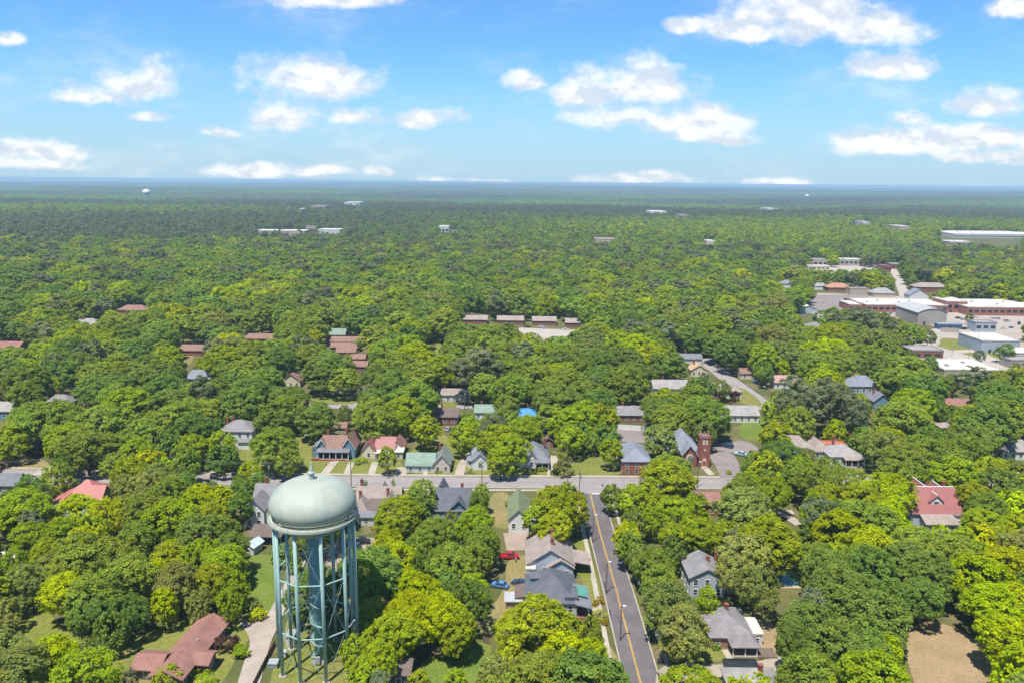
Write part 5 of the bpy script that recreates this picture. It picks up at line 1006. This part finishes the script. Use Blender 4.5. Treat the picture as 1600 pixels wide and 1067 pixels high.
HAND = """45 765 20 D;18 795 30 D;90 747 24 G;60 664 40 G;112 672 36 G;160 668 40 G;40 660 34 G;102 660 38 G;200 668 30 D;148 698 15 G;214 707 28 B;236 727 26 Y;262 702 22 D;300 702 27 B;345 697 24 B;252 742 22 B
225 768 32 O;291 758 18 D;226 795 27 O;300 795 28 Y;345 786 25 Y;331 812 28 B;376 792 22 D;120 805 33 Y;165 808 33 Y;96 838 32 B;50 848 28 B;76 873 28 B;132 850 28 Y;168 873 42 G;216 848 32 G;122 893 42 G;202 905 42 G;152 933 46 G;102 930 36 Y;266 877 32 B;246 908 27 Y;311 872 32 B;351 882 30 B;331 908 30 B;365 918 22 B;360 945 20 B;256 948 22 Y;200 958 30 D;140 965 30 D;175 985 24 D;38 912 30 O;25 880 20 B
430 700 36 G;452 722 22 G;392 741 18 Y;378 769 18 D;606 716 15 G;664 672 24 B;622 662 20 B;722 685 22 B;733 672 20 B;780 690 32 B;802 706 28 B;782 718 22 B;885 660 30 B;915 650 30 B;945 655 26 B;905 680 18 D;925 690 12 G;955 706 19 B;1030 688 26 O;1046 736 34 G;1108 654 34 G
622 808 42 B;660 772 22 G;606 852 24 Y;598 882 28 G;660 860 28 G;697 886 34 G;706 818 13 O;742 820 30 B;752 776 14 G;682 834 28 G;640 925 28 Y;640 962 42 Y;692 972 42 Y;622 990 36 B;664 932 32 Y;716 985 32 B;738 922 23 B;706 888 36 G;755 852 30 G;668 846 28 G;618 876 32 Y;605 1002 32 B;592 1034 30 B;570 1060 24 B;797 1022 24 B;880 1026 40 Y;922 1032 32 Y;850 1052 28 O;925 988 16 G;965 1063 14 D;772 1056 26 O;820 1054 26 O;560 1020 26 B
865 795 40 B;843 812 26 B;893 800 30 B;868 825 30 B;746 787 14 G;982 852 22 B;978 838 20 Y;986 857 22 G;988 814 18 G;993 782 26 B;1006 792 26 B;1022 892 30 G;1030 912 28 G;1058 806 28 B;1083 797 26 B;1096 838 32 B;1052 842 22 B;1052 864 22 D;1080 832 22 B;1106 940 18 B;1200 832 28 B;1130 840 26 B
1309 935 50 D;1262 985 46 D;1332 930 48 D;1292 900 40 D;1372 972 46 D;1312 1012 46 D;1242 1012 32 D;1352 1022 38 D;1412 882 36 D;1452 902 38 D;1440 936 32 D;1529 909 46 Y;1570 889 40 Y;1552 952 46 Y;1588 952 40 Y;1568 1002 42 Y;1590 1050 36 Y
1364 854 36 Y;1387 812 31 Y;1410 838 24 Y;1466 846 20 Y;1300 786 32 B;1342 785 36 B;1276 799 26 B;1308 872 22 B;1526 844 26 Y;1540 799 32 G;1582 792 28 Y;1586 832 28 Y;1500 850 24 B
1218 712 32 D;1176 727 20 G;1290 740 26 G;1244 747 26 G;1166 759 22 B;1204 772 28 B;1172 792 26 Y;1412 720 36 G;1440 706 30 G;1470 720 38 G;1512 711 36 G;1422 743 22 G;1551 737 28 B;1390 690 28 B;1350 690 22 G;1585 745 26 G"""
SPECIAL = [('dense',842,972,58,'B'),('dense',806,985,36,'B'),('dense',877,988,36,'B'),('dense',1069,988,46,'M'),('openoak',1162,878,44,'M'),('openoak',1180,922,42,'O'),('openoak',1150,905,34,'M'),
 ('conifer',1255,846,15,'D'),('shrub',1255,878,18,'B'),('conifer',880,720,15,'O'),('conifer',743,805,17,'D'),('conifer',897,692,12,'O'),('dense',15,955,20,'O'),('shrub',353,1007,16,'V'),('shrub',378,1018,12,'B'),('shrub',313,1042,12,'B'),('shrub',300,1049,8,'B'),
 ('shrub',262,1064,20,'B'),('shrub',322,1066,16,'B'),('shrub',185,1064,12,'B'),('shrub',402,961,11,'Y'),('shrub',394,946,12,'O'),('shrub',1123,623,9,'R'),('shrub',1149,621,9,'R'),('shrub',560,722,5,'B'),('shrub',569,719,5,'B'),('shrub',938,937,6,'U'),('shrub',931,942,5,'U'),('shrub',938,963,10,'M'),('shrub',944,973,5,'U'),('shrub',925,992,14,'G'),
 ('cypress',567,755,3,'D'),('cypress',572,757,2.6,'D'),('cypress',614,755,3,'D'),('shrub',445,868,18,'D'),('conifer',462,880,10,'G'),('shrub',512,915,12,'O'),('shrub',498,892,10,'G'),('shrub',632,1045,10,'D'),('shrub',710,1062,15,'B'),('shrub',655,1064,15,'B'),('shrub',843,733,4,'B'),('shrub',850,733,4,'G'),('shrub',1138,738,4,'B'),('shrub',1340,716,5,'Y'),('dense',1356,703,10,'Y'),('shrub',795,787,6,'D'),('shrub',476,675,6,'R'),('shrub',502,672,10,'V'),('shrub',1118,1010,6,'G'),('shrub',690,735,4,'B'),('shrub',683,737,3,'G'),
 ('pine',1258,632,20,'P'),('pine',1275,640,20,'P'),('pine',1296,628,22,'P'),('pine',1240,618,18,'P'),('pine',1316,640,20,'P'),('pine',745,575,24,'P'),('pine',770,582,18,'P'),('pine',720,590,18,'P'),('pine',318,620,20,'P'),('pine',1340,655,18,'P'),('dense',1128,608,14,'G'),('pine',1225,640,18,'P'),('dense',1530,557,9,'P'),('dense',1571,550,14,'D'),('dense',1450,527,12,'D'),('dense',1432,522,10,'D'),('dense',1515,497,6,'D'),('dense',1420,560,12,'D'),('shrub',1442,569,6,'D'),('shrub',1468,570,6,'D')]
for ln in HAND.replace('\n', ';').split(';'):
    a = ln.split(); add_tree(float(a[0]), float(a[1]), float(a[2]), a[3])
for k, x, y, r, c in SPECIAL: add_tree(x, y, r, c, k)
# ---- mask of what must stay in view (picture rows / columns, quarter size, a frame wider than the photograph)
MW, MH, MX0, MS = 480, 280, -160, 4
GM = np.zeros((MH, MW), bool); YB = np.full((MH, MW), 1e6)
GX, GY = np.meshgrid(MX0 + (np.arange(MW)+.5)*MS, (np.arange(MH)+.5)*MS)
for pix, f in OPEN:
    q = np.array(pix, float); c = q.mean(0); q = c + (q - c)*f; ins = np.zeros(GM.shape, bool)
    for i in range(len(q)):
        (x1, y1), (x2, y2) = q[i], q[(i+1) % len(q)]
        if y1 == y2: continue
        ins ^= ((GY >= min(y1, y2)) & (GY < max(y1, y2)) & (GX < x1 + (GY - y1)*(x2 - x1)/(y2 - y1)))
    GM |= ins
for x0, y0, x1, y1, yb in HMASK:
    s = (GX >= x0) & (GX <= x1) & (GY >= y0 + 1) & (GY <= max(y1 - 1, y0 + 3)); YB[s] = np.minimum(YB[s], yb)
def visible_clash(x, y, z0, z1, Rm, fr=.85):
    """does a crown hide open ground or a building that the photograph shows? (arrays)"""
    zc = (z0+z1)/2; cosp, sinp = math.cos(PITCH), math.sin(PITCH)
    def proj(X, Y, Z):
        w = Y*FW.y + (Z-CAM_H)*FW.z; a = X*RT.x + Y*RT.y + (Z-CAM_H)*RT.z; b = X*UP.x + Y*UP.y + (Z-CAM_H)*UP.z
        return 800 + F_PX*a/w, 533.5 - F_PX*b/w, F_PX/w
    bx, by, _ = proj(x, y, 0*x); cx, cy_, s = proj(x, y, zc); _, ty, _ = proj(x, y, z1); _, ly, _ = proj(x, y, z0)
    rx = Rm*s*fr; ry = np.maximum((ly - ty)/2*fr, 1); clash = np.zeros(x.shape, bool)
    for ang in np.linspace(0, 2*math.pi, 16, endpoint=False):
        for rr in (.3, .65, .98):
            ix = ((cx + rx*rr*math.cos(ang) - MX0)/MS).astype(int); iy = ((cy_ + ry*rr*math.sin(ang))/MS).astype(int)
            ok = (ix >= 0) & (ix < MW) & (iy >= 0) & (iy < MH); ix = np.clip(ix, 0, MW-1); iy = np.clip(iy, 0, MH-1)
            clash |= ok & (GM[iy, ix] | (by > YB[iy, ix] - 3))
    return clash, bx, by
def ground_clash(x, y, rad):
    c = np.zeros(x.shape, bool)
    for fx, fy, fr in FOOT: c |= (x-fx)**2 + (y-fy)**2 < (fr + rad*.35)**2
    return c
# ---- filling the gaps of the wood, first by dart throwing, near to far
def fill(y0, y1, n, rmin, rmax, sep):
    rng = np.random.default_rng(int(y0)); y = np.sqrt(rng.uniform(y0**2, y1**2, n)); x = rng.uniform(-1, 1, n)*(y*.70 + 15)
    g = np.array([mnoise.noise(Vector((a/90, b/90, 3))) for a, b in zip(x, y)]); Rm = np.clip(rng.normal((rmin+rmax)/2, (rmax-rmin)/3.2, n) + g*1.2, rmin, rmax)
    H = 1.18*Rm + 6.2 + rng.normal(size=n)*.8
    cl, bx, by = visible_clash(x, y, H*.12, H, Rm); cl |= ground_clash(x, y, Rm); idx = np.nonzero(~cl)[0]
    cell = {}; cs = rmax*2
    for t in TREES: cell.setdefault((int(t['x']//cs), int(t['y']//cs)), []).append((t['x'], t['y'], t['R']))
    order = sorted(idx, key=lambda i: -Rm[i]); h2 = [mnoise.noise(Vector((x[i]/60, y[i]/60, 9))) + rng.normal()*.33 for i in range(n)]
    for i in order:
        cx, cy_ = int(x[i]//cs), int(y[i]//cs); bad = False
        for a in (-1, 0, 1):
            for b in (-1, 0, 1):
                for (tx, ty, tr) in cell.get((cx+a, cy_+b), ()):
                    if (tx-x[i])**2 + (ty-y[i])**2 < (sep*(tr+Rm[i]))**2: bad = True; break
                if bad: break
            if bad: break
        if bad: continue
        cell.setdefault((cx, cy_), []).append((x[i], y[i], Rm[i])); v = h2[i]
        far = y[i] > 400
        a = (-.32, .08, .36, .58) if y[i] < 250 else ((-.20, .22, .46, .60) if y[i] < 430 else (-.10, .34, .55, .66))
        col = 'D' if v < a[0] else ('G' if v < a[1] else ('B' if v < a[2] else ('Y' if v < a[3] else 'O')))
        k = 'broadleaf'
        if rng.random() < (.045 if y[i] < 430 else (.08 if y[i] < 700 else .08 + .30*(y[i]-700)/450)): k, col = 'pine', 'P'
        elif col in 'DG' and rng.random() < .42: k = 'dense'
        elif rng.random() < .14: k = 'openoak'
        TREES.append(dict(x=float(x[i]), y=float(y[i]), R=float(Rm[i]) * (.72 if k == 'pine' else 1), H=float(H[i]) * (1.15 if k == 'pine' else 1), col=col, kind=k, hand=False))
fill(128, 250, 5000, 3.4, 8.0, .73); fill(250, 430, 9000, 4.0, 9.5, .76); fill(128, 430, 2500, 2.0, 3.4, .80); fill(430, 1150, 34000, 5.5, 11.0, .74)

# ---- which trees become things of their own: those that show largest
for t in TREES:
    bx, by, _ = Q(t['x'], t['y'], 0); cx, cy_, s = Q(t['x'], t['y'], t['H']*.6); t['px'], t['py'], t['bx'], t['by'], t['s'] = cx, cy_, bx, by, t['R']*s
    rp = t['s']; ax = max(0, min(cx+rp, 1600) - max(cx-rp, 0)); ay = max(0, min(cy_+rp, 1067) - max(cy_-rp, 0)); t['area'] = ax*ay
BROAD = [t for t in TREES if t['kind'] in ('broadleaf', 'dense', 'openoak')]; BROAD.sort(key=lambda t: -t['area'])
OTHER = [t for t in TREES if t['kind'] not in ('broadleaf', 'dense', 'openoak')]; OTHER.sort(key=lambda t: -t['area'])
IND = [t for t in BROAD if t['area'] > 0][:300] + [t for t in OTHER if t['area'] > 0 and (t['hand'] or t['y'] < 330)][:110]
ids = set(map(id, IND)); REST = [t for t in TREES if id(t) not in ids and t['area'] >= 0]
ANCH = HOUSES + [('green water tower', 496, 1039), ('swimming pool', 1234, 905), ('red pickup', 795, 872), ('school car park', 1300, 470)]
ORD = ['first','second','third','fourth','fifth','sixth','seventh','eighth','ninth','tenth','eleventh','twelfth','thirteenth','fourteenth','fifteenth','sixteenth','seventeenth','eighteenth','nineteenth','twentieth']
def kind_words(t): return {'pine': ('pine_tree', 'pine'), 'conifer': ('conifer_tree', 'conical evergreen'), 'shrub': ('shrub', 'shrub'), 'cypress': ('cypress_tree', 'slim cypress')}.get(t['kind'], ('broadleaf_tree', 'tree'))
def size_word(t):
    if t['kind'] in ('shrub', 'cypress'): return 'small' if t['R'] < 1.4 else 'large'
    return 'huge' if t['R'] > 7.6 else ('tall' if t['R'] > 5.6 else ('mid-sized' if t['R'] > 3.8 else 'low'))
def label_trees():
    grp = {}
    for t in IND:
        best = min(ANCH, key=lambda a: (a[1]-t['bx'])**2 + ((a[2]-t['by'])*1.5)**2); dx, dy = t['bx']-best[1], (t['by']-best[2])*1.6
        rel = ('left of' if dx < 0 else 'right of') if abs(dx) > abs(dy)*1.3 else ('behind' if dy < 0 else 'in front of')
        grp.setdefault((size_word(t), CNAME[t['col']], kind_words(t)[1], rel, best[0]), []).append(t)
    for (sz, cn, kw, rel, an), L in grp.items():
        L.sort(key=lambda t: t['bx'])
        for i, t in enumerate(L):
            pre = '' if len(L) == 1 else (('leftmost ' if i == 0 else ('rightmost ' if i == len(L)-1 else ORD[i] + ' from left ')))
            t['label'] = f"{sz} {cn} {kw} {rel} the {an}" if not pre else f"{pre}of {len(L)} {sz} {cn} {kw}s {rel} the {an}"
            if len(t['label'].replace('-', ' - ').split()) > 16: t['label'] = t['label'].replace(f'of {len(L)} ', 'of the ').replace(' the ', ' ', 1)
label_trees()
def place_tree(t, i):
    nm, kw = kind_words(t); pr = PROTO[t['kind']][i % len(PROTO[t['kind']])]; cm, tm, R0, H0 = pr
    root = thing(nm, (t['x'], t['y'], 0), random.uniform(0, 6.28), t['label'], {'pine_tree': 'pine tree', 'conifer_tree': 'evergreen tree', 'shrub': 'shrub', 'cypress_tree': 'cypress'}.get(nm, 'tree'), {'broadleaf_tree': 'broadleaf trees of the town', 'pine_tree': 'pines of the town', 'shrub': 'garden shrubs'}.get(nm, 'evergreens of the town'))
    root.scale = (t['R']/R0*random.uniform(.88, 1.12), t['R']/R0*random.uniform(.88, 1.12), t['H']/H0*random.uniform(.95, 1.05))
    tr = link('trunk', tm, root); cr = link('crown', cm, root); cr['leaf_tint'] = jit(t['col'])
for i, t in enumerate(IND): place_tree(t, i)

# ------------------------------------------------------------------ the forest: every further tree, one object of instanced trees
protos = bpy.data.collections.new('forest_species')      # not linked to the scene, only instanced
def proto_obj(name, me): o = bpy.data.objects.new(name, me); protos.objects.link(o)
SPEC = []
def lod(kind, seed, R_, zb, zt, nl, npuff, nleaf, leaf, pr, shape='round', aspect=1.0, bark=BARK):
    rng = np.random.default_rng(seed); arr, lobes = crown_arrays(rng, R_, zb, zt, nl, npuff, nleaf, leaf, pr, shape); ex = MB(); ex.tube([(0,0,0),(0,0,zt*.8)], [.4,.1], 5)
    proto_obj(f'species_{len(SPEC):02d}', foliage_mesh('forest_' + kind, arr, rng, aspect, ex, (LEAF, bark))); SPEC.append((kind, R_, zt))
for s in range(5): lod('mid', 200+s, 7.0, 2, 14 + s*.7, 8, 280, 18, .50, .95)
for s in range(2): lod('midpine', 210+s, 4.6, 6, 20 + s, 8, 70, 26, .42, 1.0, aspect=1.4, bark=BARKPALE)
for s in range(4): lod('far', 220+s, 7.0, 1.5, 14 + s*.9, 7, 60, 12, 1.05, 1.45)
for s in range(2): lod('farpine', 230+s, 4.8, 5, 20 + s, 6, 34, 12, .85, 1.2)
def grove(seed, span, n, r0, r1, nleaf, leaf, h0, h1):
    """a stand of many crowns as one instanced patch"""
    rng = np.random.default_rng(seed); parts = [[] for _ in range(5)]
    for _ in range(n):
        x, y = rng.uniform(-span/2, span/2, 2); r = rng.uniform(r0, r1); h = rng.uniform(h0, h1); d = rng.normal(size=(nleaf, 3)); d[:, 2] = np.abs(d[:, 2])*.9 - .15; d /= np.linalg.norm(d, axis=1, keepdims=True)
        bump = 1 + .22*rng.normal(size=(nleaf, 1)); parts[0].append(np.array([x, y, h - r*.9]) + d*np.array([r, r, r*.95])*bump); parts[1].append(d*.6 + rng.normal(size=(nleaf, 3))*.3 + np.array([0, 0, .7])); parts[2].append(leaf*rng.uniform(.7, 1.3, nleaf)); parts[3].append(np.full(nleaf, rng.uniform(.55, 1.35))*rng.uniform(.85, 1.15, nleaf)); parts[4].append(np.full(nleaf, rng.uniform(0, .8)))
    arr = [np.concatenate(p) for p in parts]; proto_obj(f'species_{len(SPEC):02d}', foliage_mesh('forest_grove', arr, rng, 1.0)); SPEC.append(('grove', span/2, h1))
for s in range(3): grove(240+s, 120, 150, 4, 8.5, 22, 2.3, 10, 21)
SIDX = {}
for i, s in enumerate(SPEC): SIDX.setdefault(s[0], []).append(i)
FP, FS, FR, FI, FT = [], [], [], [], []
def fadd(x, y, z, sc3, idx, tint): FP.append((x, y, z)); FS.append(sc3); FR.append((0, 0, random.uniform(0, 6.28))); FI.append(idx); FT.append(tint)
for t in REST:
    pine = t['kind'] in ('pine', 'conifer'); i = random.choice(SIDX['midpine' if pine else 'mid']); k, R0, H0 = SPEC[i]; fadd(t['x'], t['y'], 0, (t['R']/R0, t['R']/R0, t['H']/H0), i, jit(t['col']))
def jittered(y0, y1, step, kinds, smin, smax, margin=.70):
    rng = np.random.default_rng(int(y1)); ys = []; y = y0
    X, Y = [], []
    while y < y1:
        n = int(2*(y*margin)/step) + 1; xs = np.linspace(-y*margin, y*margin, n); X.append(xs + rng.uniform(-.45, .45, n)*step); Y.append(y + rng.uniform(-.45, .45, n)*step); y += step*.95
    x, y = np.concatenate(X), np.concatenate(Y); n = len(x); sc_ = rng.uniform(smin, smax, n)*(1 + .12*np.sin(x/170)*np.cos(y/230))
    z = terrain(x, y); grove_ = kinds == 'grove'
    cl, bx, by = visible_clash(x, y, z + 2, z + 15*sc_, 6.5*sc_ if not grove_ else 45*sc_, .9); keep = ~cl & ~ground_clash(x, y, 5 + 0*x)
    # species change in broad drifts: pine plantations, hardwood bottoms
    nz = np.sin(x/410 + 1.3*np.sin(y/530)) + np.sin(y/330 + 1.1*np.sin(x/610) + 2) + rng.normal(size=n)*.8
    for i in np.nonzero(keep)[0]:
        v = nz[i]; s = sc_[i]
        if grove_:
            fadd(x[i], y[i], z[i], (s, s, s), random.choice(SIDX['grove']), [float(c)*(1 + .10*v) for c in (np.array(TINT['D'])*.82 if v > .1 else np.array(TINT['P'])*.70)])
        else:
            pine = v < -.9 + .75*min(1, (y[i]-1150)/1100)
            col = 'P' if pine else ('D' if v < .75 else ('G' if v < 1.55 else 'B'))
            fadd(x[i], y[i], z[i], (s, s, s*random.uniform(.85, 1.2)), random.choice(SIDX['farpine' if pine and random.random() < .7 else 'far']), [c*(1 - .16*min(1, max(0, (y[i]-1150)/1500))) for c in jit(col)])
jittered(1150, 3200, 9.5, 'far', .62, 1.12)
jittered(3200, 9000, 92, 'grove', .85, 1.15); jittered(9000, 22000, 150, 'grove', 1.3, 1.7)
fme = bpy.data.meshes.new('forest'); fme.from_pydata([tuple(map(float, p)) for p in FP], [], [])
def fattr(n, ty, key, data): a = fme.attributes.new(n, ty, 'POINT'); a.data.foreach_set(key, np.array(data, np.float32 if ty != 'INT' else np.int32).ravel())
fattr('tree_scale', 'FLOAT_VECTOR', 'vector', FS); fattr('tree_rot', 'FLOAT_VECTOR', 'vector', FR); fattr('tree_kind', 'INT', 'value', FI); fattr('leaf_tint', 'FLOAT_VECTOR', 'vector', FT)
forest = link('forest', fme); tag(forest, kind='stuff'); forest['label'] = 'unbroken green forest reaching from the town edge to the horizon'
ng = bpy.data.node_groups.new('forest_scatter', 'GeometryNodeTree'); ng.interface.new_socket('Geometry', in_out='INPUT', socket_type='NodeSocketGeometry'); ng.interface.new_socket('Geometry', in_out='OUTPUT', socket_type='NodeSocketGeometry')
gi, go = ng.nodes.new('NodeGroupInput'), ng.nodes.new('NodeGroupOutput'); ci = ng.nodes.new('GeometryNodeCollectionInfo'); ci.inputs['Collection'].default_value = protos; ci.inputs['Separate Children'].default_value = True; ci.inputs['Reset Children'].default_value = True
ip = ng.nodes.new('GeometryNodeInstanceOnPoints'); ip.inputs['Pick Instance'].default_value = True
def named(n, ty):
    a = ng.nodes.new('GeometryNodeInputNamedAttribute'); a.data_type = ty; a.inputs['Name'].default_value = n; return a.outputs['Attribute']
LK = ng.links; LK.new(gi.outputs[0], ip.inputs['Points']); LK.new(ci.outputs[0], ip.inputs['Instance']); LK.new(named('tree_kind', 'INT'), ip.inputs['Instance Index']); LK.new(named('tree_scale', 'FLOAT_VECTOR'), ip.inputs['Scale'])
er = ng.nodes.new('FunctionNodeEulerToRotation'); LK.new(named('tree_rot', 'FLOAT_VECTOR'), er.inputs[0]); LK.new(er.outputs[0], ip.inputs['Rotation']); LK.new(ip.outputs[0], go.inputs[0])
forest.modifiers.new('scatter', 'NODES').node_group = ng
print('TREES', len(TREES), 'IND', len(IND), 'FOREST', len(FP))

# ------------------------------------------------------------------ the air: one box of even haze
def haze():
    m = bpy.data.materials.new('haze air'); m.use_nodes = True; nt = m.node_tree; nt.nodes.clear(); out = nt.nodes.new('ShaderNodeOutputMaterial'); v = nt.nodes.new('ShaderNodeVolumePrincipled')
    v.inputs['Color'].default_value = (.51, .755, .94, 1); v.inputs['Density'].default_value = HAZE_DENSITY; v.inputs['Anisotropy'].default_value = .1; nt.links.new(v.outputs[0], out.inputs['Volume'])
    b = MB(); b.box(-23500, 23500, -23500, 23500, -60, 101); tag(b.build('haze', m), kind='stuff')
HAZE_DENSITY = 1.1e-4
haze()
